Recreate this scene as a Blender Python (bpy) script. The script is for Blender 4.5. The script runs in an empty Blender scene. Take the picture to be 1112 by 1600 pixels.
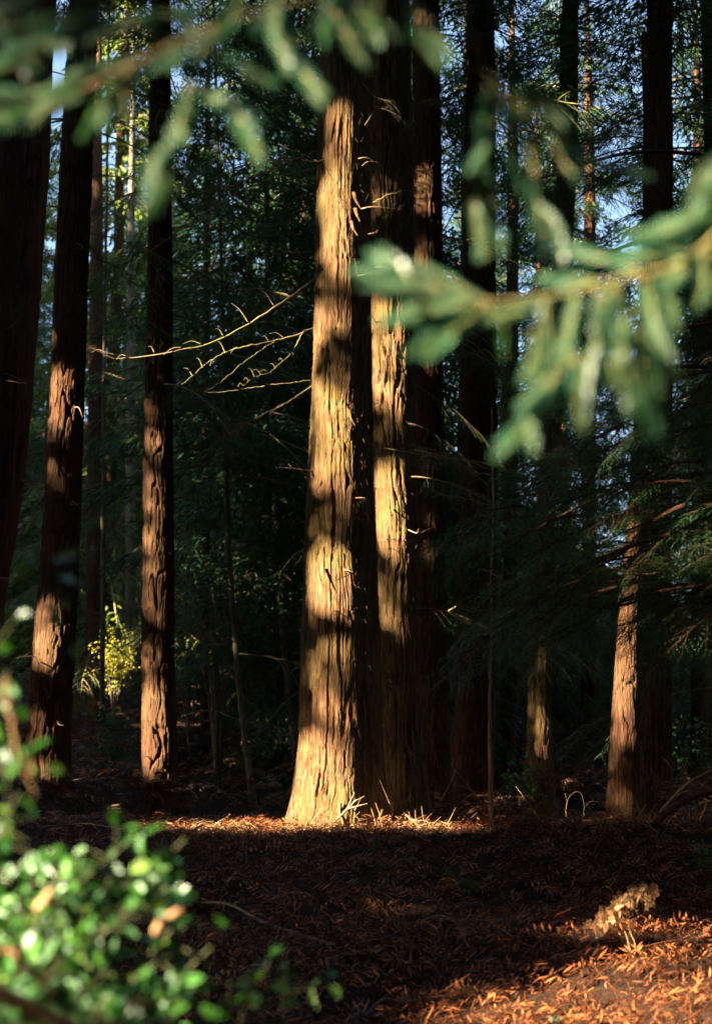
import bpy, math, random
import numpy as np
from mathutils import Vector, Matrix
random.seed(7)
RNG = np.random.default_rng(11)
sc = bpy.context.scene
COL = sc.collection
R = math.radians

# ------------------------------------------------------------------ camera
EYE = 1.5
PITCH = R(11.6)
FPX = 2222.0
FOCUS = 14.0
cam_d = bpy.data.cameras.new('camera')
cam = bpy.data.objects.new('camera', cam_d); COL.objects.link(cam)
cam.location = (0, 0, EYE)
cam.rotation_euler = (R(90) + PITCH, 0, 0)
cam_d.sensor_fit = 'VERTICAL'; cam_d.sensor_height = 36.0; cam_d.sensor_width = 25.0; cam_d.lens = 50.0
cam_d.clip_start = 0.05; cam_d.clip_end = 2000
cam_d.dof.use_dof = True; cam_d.dof.focus_distance = FOCUS; cam_d.dof.aperture_fstop = 2.2
sc.camera = cam

# ------------------------------------------------------------------ light
SUN_AZ, SUN_EL = R(63), R(24)          # degrees to the left of straight behind the camera; height
S = np.array([-math.sin(SUN_AZ)*math.cos(SUN_EL), -math.cos(SUN_AZ)*math.cos(SUN_EL), math.sin(SUN_EL)])
w = bpy.data.worlds.new('World'); sc.world = w; w.use_nodes = True
nt = w.node_tree
sky = nt.nodes.new('ShaderNodeTexSky'); sky.sky_type = 'NISHITA'; sky.sun_disc = False
sky.sun_elevation = SUN_EL; sky.sun_rotation = math.atan2(S[0], S[1])
bg = nt.nodes['Background']; bg.inputs['Strength'].default_value = 0.044
nt.links.new(sky.outputs[0], bg.inputs[0])
sun_d = bpy.data.lights.new('sun', 'SUN'); sun_d.energy = 5.0; sun_d.angle = R(0.5); sun_d.color = (1.0, 0.85, 0.62)
sun = bpy.data.objects.new('sun', sun_d); COL.objects.link(sun)
sun.rotation_euler = Vector(S.tolist()).to_track_quat('Z', 'Y').to_euler()
sc.view_settings.view_transform = 'Standard'; sc.view_settings.look = 'None'
sc.view_settings.exposure = 3.45; sc.view_settings.gamma = 1.0
sc.view_settings.use_curve_mapping = False
sc.cycles.max_bounces = 5; sc.cycles.diffuse_bounces = 3; sc.cycles.glossy_bounces = 2
sc.cycles.transmission_bounces = 3; sc.cycles.sample_clamp_indirect = 3.0
sc.cycles.use_denoising = True

# ------------------------------------------------------------------ helpers
CP, SP = math.cos(PITCH), math.sin(PITCH)
def P(px, py, Y):
    """world point at world depth Y that stands on the line of sight of a pixel of the photograph"""
    cx, cy = (px - 556) / FPX, (800 - py) / FPX
    t = Y / (CP - cy * SP)
    return np.array([cx * t, Y, EYE + t * (SP + cy * CP)])

def lerp(a, b, t): return a + (b - a) * t
def sstep(a, b, x):
    t = np.clip((x - a) / (b - a), 0, 1); return t * t * (3 - 2 * t)

def hash2(i, j, seed):
    n = (i.astype(np.int64) * 374761393 + j.astype(np.int64) * 668265263 + seed * 974634777) & 0xffffffff
    n = ((n ^ (n >> 13)) * 1274126177) & 0xffffffff
    return ((n ^ (n >> 16)) & 0xffffff) / float(0xffffff)
def vnoise(x, y, seed=0, px=None):
    """value noise, optionally periodic in x with integer period px"""
    xi, yi = np.floor(x), np.floor(y)
    fx, fy = x - xi, y - yi
    fx = fx * fx * (3 - 2 * fx); fy = fy * fy * (3 - 2 * fy)
    x0, x1 = xi, xi + 1
    if px: x0, x1 = np.mod(x0, px), np.mod(x1, px)
    a, b = hash2(x0, yi, seed), hash2(x1, yi, seed)
    c, d = hash2(x0, yi + 1, seed), hash2(x1, yi + 1, seed)
    return (a + (b - a) * fx) * (1 - fy) + (c + (d - c) * fx) * fy

def make_mesh(name, V, F4=None, F3=None, mat=None, smooth=False, rnd=None):
    me = bpy.data.meshes.new(name)
    V = np.asarray(V, dtype=np.float32)
    n4 = 0 if F4 is None else len(F4); n3 = 0 if F3 is None else len(F3)
    loops = []
    if n4: loops.append(np.asarray(F4, dtype=np.int32).ravel())
    if n3: loops.append(np.asarray(F3, dtype=np.int32).ravel())
    loops = np.concatenate(loops)
    starts = np.concatenate([np.arange(n4) * 4, n4 * 4 + np.arange(n3) * 3]).astype(np.int32)
    me.vertices.add(len(V)); me.vertices.foreach_set('co', V.ravel())
    me.loops.add(len(loops)); me.loops.foreach_set('vertex_index', loops)
    me.polygons.add(n4 + n3); me.polygons.foreach_set('loop_start', starts)
    me.polygons.foreach_set('use_smooth', np.full(n4 + n3, smooth))
    if rnd is not None:
        a = me.attributes.new('rnd', 'FLOAT', 'FACE'); a.data.foreach_set('value', np.asarray(rnd, dtype=np.float32))
    me.update(calc_edges=True)
    if mat: me.materials.append(mat)
    return me

class MB:
    """collects quads and tubes for ONE mesh"""
    def __init__(s): s.V = []; s.F4 = []; s.F3 = []; s.r4 = []; s.n = 0
    def quads(s, V, r=None):
        """V (n,4,3)"""
        V = np.asarray(V); n = len(V)
        if n == 0: return
        s.V.append(V.reshape(-1, 3)); s.F4.append(s.n + np.arange(n * 4).reshape(n, 4)); s.n += n * 4
        s.r4.append(RNG.random(n) if r is None else r)
    def grid(s, V, close=False, r=0.5):
        """V (rows, cols, 3)"""
        a, b = V.shape[:2]
        idx = s.n + np.arange(a * b).reshape(a, b)
        if close: idx = np.concatenate([idx, idx[:, :1]], 1)
        f = np.stack([idx[:-1, :-1], idx[:-1, 1:], idx[1:, 1:], idx[1:, :-1]], -1).reshape(-1, 4)
        s.V.append(V.reshape(-1, 3)); s.F4.append(f); s.n += a * b
        s.r4.append(np.full(len(f), r))
    def tube(s, pts, rad, k=5, r=0.5):
        pts = np.asarray(pts, float); n = len(pts)
        rad = np.broadcast_to(np.asarray(rad, float), (n,))
        T = np.gradient(pts, axis=0); T /= np.linalg.norm(T, axis=1, keepdims=True) + 1e-9
        ref = np.array([0.0, 0, 1]) if abs(T[:, 2]).mean() < 0.8 else np.array([1.0, 0, 0])
        A = np.cross(T, ref); A /= np.linalg.norm(A, axis=1, keepdims=True) + 1e-9
        B = np.cross(T, A)
        th = np.arange(k) * 2 * math.pi / k
        ring = pts[:, None] + rad[:, None, None] * (A[:, None] * np.cos(th)[None, :, None] + B[:, None] * np.sin(th)[None, :, None])
        s.grid(ring, close=True, r=r)
    def mesh(s, name, mat, smooth=False):
        return make_mesh(name, np.concatenate(s.V), np.concatenate(s.F4), None, mat, smooth, np.concatenate(s.r4))

def link(name, data, parent=None, loc=None, rot=None, scale=None, mat4=None):
    o = bpy.data.objects.new(name, data); COL.objects.link(o)
    if parent is not None: o.parent = parent
    if mat4 is not None: o.matrix_local = mat4
    if loc is not None: o.location = [float(v) for v in loc]
    if rot is not None: o.rotation_euler = rot
    if scale is not None: o.scale = (scale,) * 3 if np.isscalar(scale) else scale
    return o
def tag(o, label=None, cat=None, group=None, kind=None):
    if label: o['label'] = label
    if cat: o['category'] = cat
    if group: o['group'] = group
    if kind: o['kind'] = kind
    return o
def empty(name, loc, label, cat, group=None):
    o = link(name, None, loc=loc); return tag(o, label, cat, group)

def bez(pts, n):
    """smooth Catmull-Rom through points"""
    p = np.asarray(pts, float)
    p = np.concatenate([2 * p[:1] - p[1:2], p, 2 * p[-1:] - p[-2:-1]])
    out = []
    m = len(p) - 3
    for t in np.linspace(0, m, n):
        i = min(int(t), m - 1); f = t - i
        a, b, c, d = p[i:i + 4]
        out.append(0.5 * ((2 * b) + (-a + c) * f + (2 * a - 5 * b + 4 * c - d) * f * f + (-a + 3 * b - 3 * c + d) * f ** 3))
    return np.array(out)

def frame_mats(X, N):
    """rows: X axis, Y axis, normal (arrays n,3)"""
    X = X / (np.linalg.norm(X, axis=-1, keepdims=True) + 1e-9)
    Yv = np.cross(N, X); Yv /= (np.linalg.norm(Yv, axis=-1, keepdims=True) + 1e-9)
    return X, Yv, np.cross(X, Yv)

# ------------------------------------------------------------------ materials
def new_mat(name):
    m = bpy.data.materials.new(name); m.use_nodes = True
    nt = m.node_tree; b = nt.nodes['Principled BSDF']
    return m, nt, b
def ramp(nt, src, stops):
    r = nt.nodes.new('ShaderNodeValToRGB')
    e = r.color_ramp.elements
    e[0].position, e[0].color = stops[0][0], (*stops[0][1], 1)
    e[1].position, e[1].color = stops[-1][0], (*stops[-1][1], 1)
    for p_, c_ in stops[1:-1]:
        q = e.new(p_); q.color = (*c_, 1)
    nt.links.new(src, r.inputs[0]); return r
def noise(nt, scale, detail=4, vec=None, rough=0.6, dist=0.0):
    n = nt.nodes.new('ShaderNodeTexNoise'); n.inputs['Scale'].default_value = scale
    n.inputs['Detail'].default_value = detail; n.inputs['Roughness'].default_value = rough
    n.inputs['Distortion'].default_value = dist
    if vec is not None: nt.links.new(vec, n.inputs['Vector'])
    return n
def mixc(nt, fac, a, b, mode='MIX'):
    m = nt.nodes.new('ShaderNodeMix'); m.data_type = 'RGBA'; m.blend_type = mode
    if isinstance(fac, (int, float)): m.inputs[0].default_value = fac
    else: nt.links.new(fac, m.inputs[0])
    for s_, k in ((a, 6), (b, 7)):
        if isinstance(s_, tuple): m.inputs[k].default_value = (*s_, 1)
        else: nt.links.new(s_, m.inputs[k])
    return m.outputs[2]

def bark_mat(name, dark, mid, light, moss=(0.10, 0.10, 0.025), moss_amt=0.5, bump=0.6):
    m, nt, b = new_mat(name)
    tc = nt.nodes.new('ShaderNodeTexCoord')
    mp = nt.nodes.new('ShaderNodeMapping'); mp.inputs['Scale'].default_value = (1, 1, 0.05)
    nt.links.new(tc.outputs['Object'], mp.inputs[0])
    n1 = noise(nt, 48, 7, mp.outputs[0], 0.75, 0.8)
    n2 = noise(nt, 170, 4, mp.outputs[0], 0.8)
    n3 = noise(nt, 1.3, 4, tc.outputs['Object'], 0.6)
    r1 = ramp(nt, n1.outputs[0], [(0.38, dark), (0.5, mid), (0.63, light)])
    rm = ramp(nt, n3.outputs[0], [(0.42, (0, 0, 0)), (0.66, (moss_amt,) * 3)])
    c = mixc(nt, rm.outputs[0], r1.outputs[0], moss)
    n5 = noise(nt, 3.7, 3, tc.outputs['Object'], 0.6)
    r5 = ramp(nt, n5.outputs[0], [(0.3, (0.72, 0.62, 0.55)), (0.7, (1.12, 1.05, 1.0))])
    c = mixc(nt, 1.0, c, r5.outputs[0], 'MULTIPLY')
    nt.links.new(c, b.inputs['Base Color'])
    b.inputs['Roughness'].default_value = 0.85; b.inputs['Specular IOR Level'].default_value = 0.2
    mx = nt.nodes.new('ShaderNodeMath'); mx.operation = 'ADD'
    nt.links.new(n1.outputs[0], mx.inputs[0]); nt.links.new(n2.outputs[0], mx.inputs[1])
    bp = nt.nodes.new('ShaderNodeBump'); bp.inputs['Strength'].default_value = bump; bp.inputs['Distance'].default_value = 0.045
    nt.links.new(mx.outputs[0], bp.inputs['Height']); nt.links.new(bp.outputs[0], b.inputs['Normal'])
    return m

def leaf_mat(name, stops, trans=0.35, rough=0.5, spec=0.4, tcol=None):
    """per-face random value picks the colour"""
    m, nt, b = new_mat(name)
    at = nt.nodes.new('ShaderNodeAttribute'); at.attribute_name = 'rnd'
    oi = nt.nodes.new('ShaderNodeObjectInfo')
    ad = nt.nodes.new('ShaderNodeMath'); ad.operation = 'ADD'
    mu = nt.nodes.new('ShaderNodeMath'); mu.operation = 'MULTIPLY_ADD'; mu.inputs[1].default_value = 0.35; mu.inputs[2].default_value = -0.17
    nt.links.new(oi.outputs['Random'], mu.inputs[0])
    nt.links.new(at.outputs['Fac'], ad.inputs[0]); nt.links.new(mu.outputs[0], ad.inputs[1])
    r1 = ramp(nt, ad.outputs[0], stops)
    nt.links.new(r1.outputs[0], b.inputs['Base Color'])
    b.inputs['Roughness'].default_value = rough; b.inputs['Specular IOR Level'].default_value = spec
    if trans > 0:
        tr = nt.nodes.new('ShaderNodeBsdfTranslucent')
        c = mixc(nt, 1.0, r1.outputs[0], tcol or (1.5, 1.6, 0.7), 'MULTIPLY')
        nt.links.new(c, tr.inputs[0])
        mx = nt.nodes.new('ShaderNodeMixShader'); mx.inputs[0].default_value = trans
        nt.links.new(b.outputs[0], mx.inputs[1]); nt.links.new(tr.outputs[0], mx.inputs[2])
        nt.links.new(mx.outputs[0], nt.nodes['Material Output'].inputs[0])
    return m

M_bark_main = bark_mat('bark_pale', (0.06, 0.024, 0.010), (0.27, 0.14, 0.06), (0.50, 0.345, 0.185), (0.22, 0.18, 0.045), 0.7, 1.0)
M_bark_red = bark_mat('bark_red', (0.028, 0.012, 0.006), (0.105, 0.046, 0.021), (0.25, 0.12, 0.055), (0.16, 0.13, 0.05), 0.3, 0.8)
M_bark_grey = bark_mat('bark_grey', (0.09, 0.07, 0.055), (0.22, 0.18, 0.14), (0.40, 0.35, 0.28), (0.14, 0.16, 0.07), 0.5, 0.5)
M_twig = bark_mat('twig', (0.12, 0.07, 0.035), (0.24, 0.17, 0.09), (0.36, 0.28, 0.15), (0.22, 0.24, 0.07), 0.9, 0.3)
M_stem = bark_mat('dead_wood', (0.16, 0.09, 0.05), (0.32, 0.21, 0.13), (0.5, 0.36, 0.24), (0.2, 0.16, 0.08), 0.3, 0.3)
G0 = [(0.0, (0.022, 0.058, 0.032)), (0.5, (0.048, 0.105, 0.056)), (1.0, (0.095, 0.16, 0.07))]
M_needle = leaf_mat('conifer_needles', G0, 0.28, 0.7, 0.25)
M_needle_near = leaf_mat('redwood_needles', [(0.0, (0.025, 0.085, 0.045)), (0.5, (0.028, 0.105, 0.062)), (0.92, (0.06, 0.17, 0.08)), (1.0, (0.13, 0.18, 0.06))], 0.35, 0.35, 0.5)
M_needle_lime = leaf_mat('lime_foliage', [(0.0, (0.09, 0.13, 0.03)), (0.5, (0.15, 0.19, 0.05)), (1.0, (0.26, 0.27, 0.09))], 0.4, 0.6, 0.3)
M_needle_hem = leaf_mat('hemlock_needles', [(0.0, (0.02, 0.065, 0.022)), (0.5, (0.04, 0.12, 0.035)), (1.0, (0.09, 0.19, 0.05))], 0.3, 0.45, 0.4)
M_holly = leaf_mat('holly_leaf', [(0.0, (0.015, 0.06, 0.012)), (0.5, (0.032, 0.12, 0.018)), (0.85, (0.07, 0.20, 0.025)), (1.0, (0.14, 0.24, 0.04))], 0.22, 0.36, 0.6)
M_yellow = leaf_mat('yellow_leaf', [(0.0, (0.14, 0.14, 0.02)), (1.0, (0.34, 0.29, 0.05))], 0.45, 0.6, 0.2)
M_orange = leaf_mat('beech_leaf', [(0.0, (0.14, 0.045, 0.02)), (1.0, (0.36, 0.14, 0.05))], 0.35, 0.6, 0.2)
M_litter = leaf_mat('forest_litter', [(0.0, (0.045, 0.018, 0.008)), (0.35, (0.14, 0.04, 0.012)), (0.7, (0.34, 0.105, 0.028)), (0.93, (0.46, 0.19, 0.06)), (1.0, (0.5, 0.29, 0.13))], 0.15, 0.6, 0.3, (1.3, 0.9, 0.6))
M_bracken = leaf_mat('dead_bracken', [(0.0, (0.07, 0.03, 0.018)), (0.5, (0.17, 0.08, 0.045)), (1.0, (0.30, 0.17, 0.10))], 0.2, 0.7, 0.2, (1.3, 1.0, 0.7))
M_holly_stem = bark_mat('holly_bark', (0.03, 0.035, 0.015), (0.06, 0.07, 0.03), (0.11, 0.11, 0.06), (0.06, 0.09, 0.03), 0.4, 0.3)
M_tan = leaf_mat('dead_frond', [(0.0, (0.26, 0.13, 0.055)), (1.0, (0.50, 0.31, 0.15))], 0.2, 0.7, 0.2, (1.2, 1.0, 0.7))
def soil():
    m, nt, b = new_mat('soil')
    tc = nt.nodes.new('ShaderNodeTexCoord')
    n1 = noise(nt, 9, 8, tc.outputs['Object'], 0.75); n2 = noise(nt, 0.8, 5, tc.outputs['Object'], 0.6)
    r1 = ramp(nt, n1.outputs[0], [(0.3, (0.016, 0.008, 0.005)), (0.55, (0.038, 0.018, 0.010)), (0.75, (0.09, 0.040, 0.02))])
    r2 = ramp(nt, n2.outputs[0], [(0.4, (1, 1, 1)), (0.7, (0.75, 0.85, 0.75))])
    c = mixc(nt, 1.0, r1.outputs[0], r2.outputs[0], 'MULTIPLY')
    nt.links.new(c, b.inputs['Base Color']); b.inputs['Roughness'].default_value = 0.95
    b.inputs['Specular IOR Level'].default_value = 0.1
    bp = nt.nodes.new('ShaderNodeBump'); bp.inputs['Strength'].default_value = 0.9; bp.inputs['Distance'].default_value = 0.04
    nt.links.new(n1.outputs[0], bp.inputs['Height']); nt.links.new(bp.outputs[0], b.inputs['Normal'])
    return m
M_soil = soil()

# ------------------------------------------------------------------ terrain
YK = [-400, -20, 0, 5, 7.5, 10, 12, 13.7, 15, 20, 25, 30, 40, 60, 80, 100, 140, 400]
ZK = [-1, -0.1, 0.15, 0.28, 0.42, 0.76, 1.08, 1.275, 1.29, 1.22, 1.3, 1.8, 3.4, 9.0, 17.5, 27, 40, 46]
def G(x, y):
    x = np.asarray(x, float); y = np.asarray(y, float)
    z = np.interp(y, YK, ZK)
    far = sstep(35, 70, y) * sstep(2, 30, x)
    z = z * (1 - 0.55 * far)
    z = z + 0.55 * sstep(14.5, 19, y) * sstep(3.1, 4.1, -x) * (1 - sstep(40, 60, y))
    z = z + 0.12 * sstep(0.3, 1.8, x) * sstep(5, 7.5, y) * (1 - sstep(8.6, 11, y))
    z = z + (vnoise(x * 0.9 + 50, y * 0.9 + 50, 3) - 0.5) * 0.09 * sstep(2, 6, y) + (vnoise(x * 3.1 + 50, y * 3.1 + 50, 4) - 0.5) * 0.05
    return z
def axis(lo, hi, fine_lo, fine_hi, step, grow=1.13):
    a = list(np.arange(fine_lo, fine_hi, step))
    s_ = step; v = a[-1]
    while v < hi: s_ *= grow; v += s_; a.append(min(v, hi))
    s_ = step; v = a[0]; pre = []
    while v > lo: s_ *= grow; v -= s_; pre.append(max(v, lo))
    return np.array(pre[::-1] + a)
xs = axis(-400, 400, -5, 5, 0.05); ys = axis(-300, 400, 5, 17, 0.05, 1.06)
XX, YY = np.meshgrid(xs, ys)
ZZ = G(XX, YY) + (vnoise(XX * 8 + 90, YY * 8 + 90, 8) - 0.5) * 0.07 + (vnoise(XX * 19 + 90, YY * 19 + 90, 9) - 0.5) * 0.025
mb = MB(); mb.grid(np.stack([XX, YY, ZZ], -1))
ground = link('ground', mb.mesh('ground', M_soil, True)); tag(ground, kind='structure')

# ------------------------------------------------------------------ picked sun spots: crowns of the added trees at left are cut open toward them
GAPS = []      # (point, radius, chance that a spray inside is missing)
def gap(px, py, Y, r, p=1.0): GAPS.append((P(px, py, Y), r, p))
def gapw(x, y, z, r, p=1.0): GAPS.append((np.array([x, y, z]), r, p))
def gapline(x0, y0, x1, y1, Y, r, p=1.0, n=4):
    for t in np.linspace(0, 1, n): gap(lerp(x0, x1, t), lerp(y0, y1, t), Y, r, p)
# main trunk, top to bottom
YM = 13.6
gapline(522, 165, 522, 185, YM, 0.16, 1, 2); gapline(503, 205, 505, 255, YM, 0.12, .95, 3)
gapline(515, 285, 525, 385, YM, 0.22, 1, 4)
gapline(508, 420, 515, 470, YM, 0.18, .75, 3); gapline(505, 500, 508, 560, YM, 0.15, .35, 3)
gapline(500, 588, 510, 596, YM, 0.12, .8, 2); gapline(508, 630, 510, 652, YM, 0.18, 1, 3)
gapline(498, 700, 500, 728, YM, 0.16, .95, 3); gapline(500, 775, 505, 840, YM, 0.18, .6, 4)
gapline(496, 880, 500, 912, YM, 0.19, 1, 3); gapline(500, 965, 500, 1110, YM, 0.22, .6, 5)
gapline(480, 1195, 480, 1275, YM, 0.28, 1, 4); gapline(520, 1225, 540, 1275, YM, 0.2, 1, 3)
# ground strip in front of it
gapline(310, 1290, 450, 1290, 13.9, 0.16, 1, 9); gapline(450, 1290, 660, 1285, 13.7, 0.22, 1, 10)
# trunk behind to the right
gapline(608, 500, 615, 600, 16.7, 0.3, .97, 5); gapline(612, 680, 612, 720, 16.7, 0.25, .6, 3)
gapline(615, 770, 615, 808, 16.7, 0.3, 1, 3); gapline(615, 860, 615, 950, 16.7, 0.24, .6, 4)
gapline(612, 1010, 625, 1200, 16.7, 0.2, .3, 5); gapline(600, 300, 600, 360, 16.7, 0.15, .7, 3)
gapline(657, 275, 657, 300, 19.7, 0.2, 1, 2); gapline(660, 385, 662, 440, 19.7, 0.2, .85, 3)
gapline(658, 560, 660, 860, 19.7, 0.14, .7, 9)
# trunks to the left
gapline(246, 430, 246, 520, 21.7, 0.22, .6, 4); gapline(238, 570, 236, 690, 21.7, 0.16, .55, 5)
gapline(236, 760, 236, 840, 21.7, 0.18, .85, 4); gapline(236, 890, 236, 945, 21.7, 0.18, .9, 3); gapline(240, 1030, 240, 1070, 21.7, 0.25, .8, 2); gapline(240, 1110, 240, 1170, 21.7, 0.3, 1, 3)
gapline(92, 595, 90, 640, 18.7, 0.2, 1, 3); gapline(80, 735, 78, 765, 18.7, 0.15, .7, 2)
gapline(72, 970, 70, 1005, 18.7, 0.24, 1, 3); gapline(62, 1050, 58, 1120, 18.7, 0.2, .5, 3); gapline(60, 1160, 60, 1200, 18.7, 0.26, .85, 2)
# trunks to the right
gapline(834, 995, 834, 1020, 23.6, 0.07, .8, 2); gapline(830, 1105, 830, 1155, 23.6, 0.08, .85, 3)
gapline(983, 790, 974, 950, 16.15, 0.14, .85, 6); gapline(964, 1000, 960, 1090, 16.15, 0.18, 1, 4); gapline(956, 1150, 953, 1270, 16.15, 0.15, .8, 5)
gapline(1008, 80, 1008, 270, 15.7, 0.10, .9, 7)
gapline(767, 715, 767, 880, 13, 0.13, 1, 6); gapline(690, 710, 760, 740, 13, 0.1, 1, 4); gapline(690, 775, 760, 790, 13, 0.1, 1, 3)
# thrown patch at the lower right, dead frond
for (a, b_, r_, p_) in [(1090, 1500, .20, 1), (1110, 1560, .3, 1), (1000, 1510, .12, .9), (1030, 1560, .22, 1), (960, 1540, .15, 1), (900, 1530, .1, 1), (950, 1590, .2, 1), (870, 1560, .14, 1), (800, 1570, .12, 1), (830, 1600, .15, 1), (740, 1590, .12, .9), (1110, 1620, .4, 1), (760, 1550, .07, .9)]:
    cz = (800 - b_) / FPX; 
    Yg = 8.0
    for _ in range(12):
        q = P(a, b_, Yg); Yg += (q[2] - float(G(q[0], q[1]))) * 5; Yg = min(max(Yg, 6), 13)
    GAPS.append((P(a, b_, Yg), r_, p_))
gapline(935, 1440, 1020, 1380, 8.9, 0.14, 1, 5)
gapline(800, 1240, 850, 1250, 14.5, 0.12, .8, 3); gapline(880, 1258, 930, 1272, 14.6, 0.07, .8, 4); gapline(980, 1274, 1030, 1276, 15.2, 0.04, .8, 4); gapline(1070, 1262, 1112, 1230, 14.2, 0.12, .9, 3)
# bare branches left of the main trunk
gapline(480, 455, 270, 545, 13.8, 0.10, .8, 9); gapline(480, 515, 300, 590, 13.8, 0.10, .95, 8); gapline(420, 540, 330, 610, 13.8, 0.1, .95, 5); gapline(480, 610, 370, 660, 13.8, .1, .9, 5)
# foliage on the right
gapline(850, 660, 1112, 740, 8.9, 0.22, 1, 9); gapline(920, 880, 1112, 800, 8.9, 0.18, 1, 7); gapline(850, 650, 1112, 760, 10.5, 0.2, .9, 9); gapline(900, 690, 1080, 880, 10.5, 0.15, .7, 7); gapline(960, 850, 1112, 800, 10.5, 0.15, .8, 6)
gapline(900, 320, 1010, 350, 12, 0.08, .9, 5); gapline(590, 150, 650, 210, 13.2, 0.09, .9, 4)
# near branches and shrub
NEARLIT = [(403, 243, .016), (800, 680, .02), (820, 655, .02), (700, 505, .022), (670, 525, .02), (640, 495, .018), (590, 440, .02), (865, 170, .015), (1050, 480, .013), (1000, 630, .012), (1100, 320, .03), (1080, 400, .02), (20, 165, .03), (160, 190, .014), (245, 300, .02), (455, 60, .02)]
for a, b_, r_ in NEARLIT: gap(a, b_, 1.5, r_ * 2.4, 1)
for a in range(-60, 520, 45):
    for b_ in range(1290, 1640, 45):
        if b_ > 1300 + max(0, a - 280) * 1.0: gap(a, b_, 2.5, 0.07, 1)
gapline(10, 1000, 30, 1300, 2.2, 0.07, 1, 8); gapline(400, 1500, 470, 1500, 2.9, 0.06, .7, 3)
# sunlit far crown, upper left; lit stems far left
gap(190, 180, 47, 2.2); gap(190, 230, 47, 2.2); gap(190, 290, 47, 2.2); gap(205, 860, 45, 0.6); gap(205, 960, 45, .6); gap(180, 1010, 36, .6); gap(120, 1050, 36, .5); gap(275, 230, 48, .8)
_r = np.random.RandomState(3)
for _ in range(75):      # specks of sun deep in the wood
    gap(_r.choice([_r.uniform(120, 480), _r.uniform(120, 480), _r.uniform(690, 1100)]), _r.uniform(380, 1180), _r.uniform(26, 60), _r.uniform(.1, .35), .8)
GP = np.array([g[0] for g in GAPS]); GR = np.array([g[1] for g in GAPS]); GQ = np.array([g[2] for g in GAPS])
def in_gap(C, margin=0.0, chance=None, tmin=0.4):
    """which of the points C (n,3) stand between the sun and one of the gaps' places"""
    C = np.asarray(C); out = np.zeros(len(C), bool); rr = RNG.random(len(C)) if chance is None else chance
    for p, r, q in zip(GP, GR, GQ):
        d = C - p; t = d @ S
        perp = np.linalg.norm(d - t[:, None] * S, axis=1)
        out |= (t > tmin) & (perp < r + margin) & (rr < q)
    return out

# ------------------------------------------------------------------ trunks
def bark_height(U, Vv, circ, seed, spacing=0.05, stretch=7.0, amp=0.022, wig=0.8):
    """relief of fissured bark; U angle 0..1, Vv height in m"""
    n = max(12, int(round(circ / spacing / 6.0)) * 6)
    x = U * n; y = Vv / (spacing * stretch)
    wx = (vnoise(U * (n // 3), Vv / (spacing * 8.0), seed + 5, n // 3) - 0.5) * wig * 1.5 + (vnoise(U * n * 2, Vv / (spacing * 1.0), seed + 6, 2 * n) - 0.5) * 0.25
    def ridge(fx, fy, sd): return 1 - np.abs(2 * vnoise(x * fx + wx * fx, y * fy, seed + sd, n * fx) - 1)
    deep = sstep(0.25, 0.7, vnoise(U * (n // 2), Vv / (spacing * 7), seed + 11, n // 2))
    crack = sstep(0.80, 0.98, ridge(1, 1.0, 0)) * (0.25 + 0.75 * deep)
    crack2 = sstep(0.76, 1, ridge(2, 1.7, 1)) * (0.3 + 0.7 * vnoise(U * n, Vv / (spacing * 4), seed + 13, n))
    fib = 0.6 * vnoise(x * 4 + wx * 4, y * 2.2, seed + 2, 4 * n) + 0.4 * vnoise(x * 7 + wx * 7, y * 4, seed + 4, 7 * n)
    flake = sstep(.45, .55, vnoise(x * 1.5 + wx, y * 1.6, seed + 14, n * 3 // 2))
    cross = sstep(0.86, 1.0, 1 - np.abs(2 * vnoise(x * 1.0, Vv / (spacing * 3.0), seed + 3, n) - 1)) * vnoise(U * n, Vv / spacing / 5, seed + 15, n)
    h = -crack * 1.3 - 0.5 * crack2 + 0.55 * (fib - 0.5) - 0.25 * cross + 0.12 * flake
    return h * amp

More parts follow.
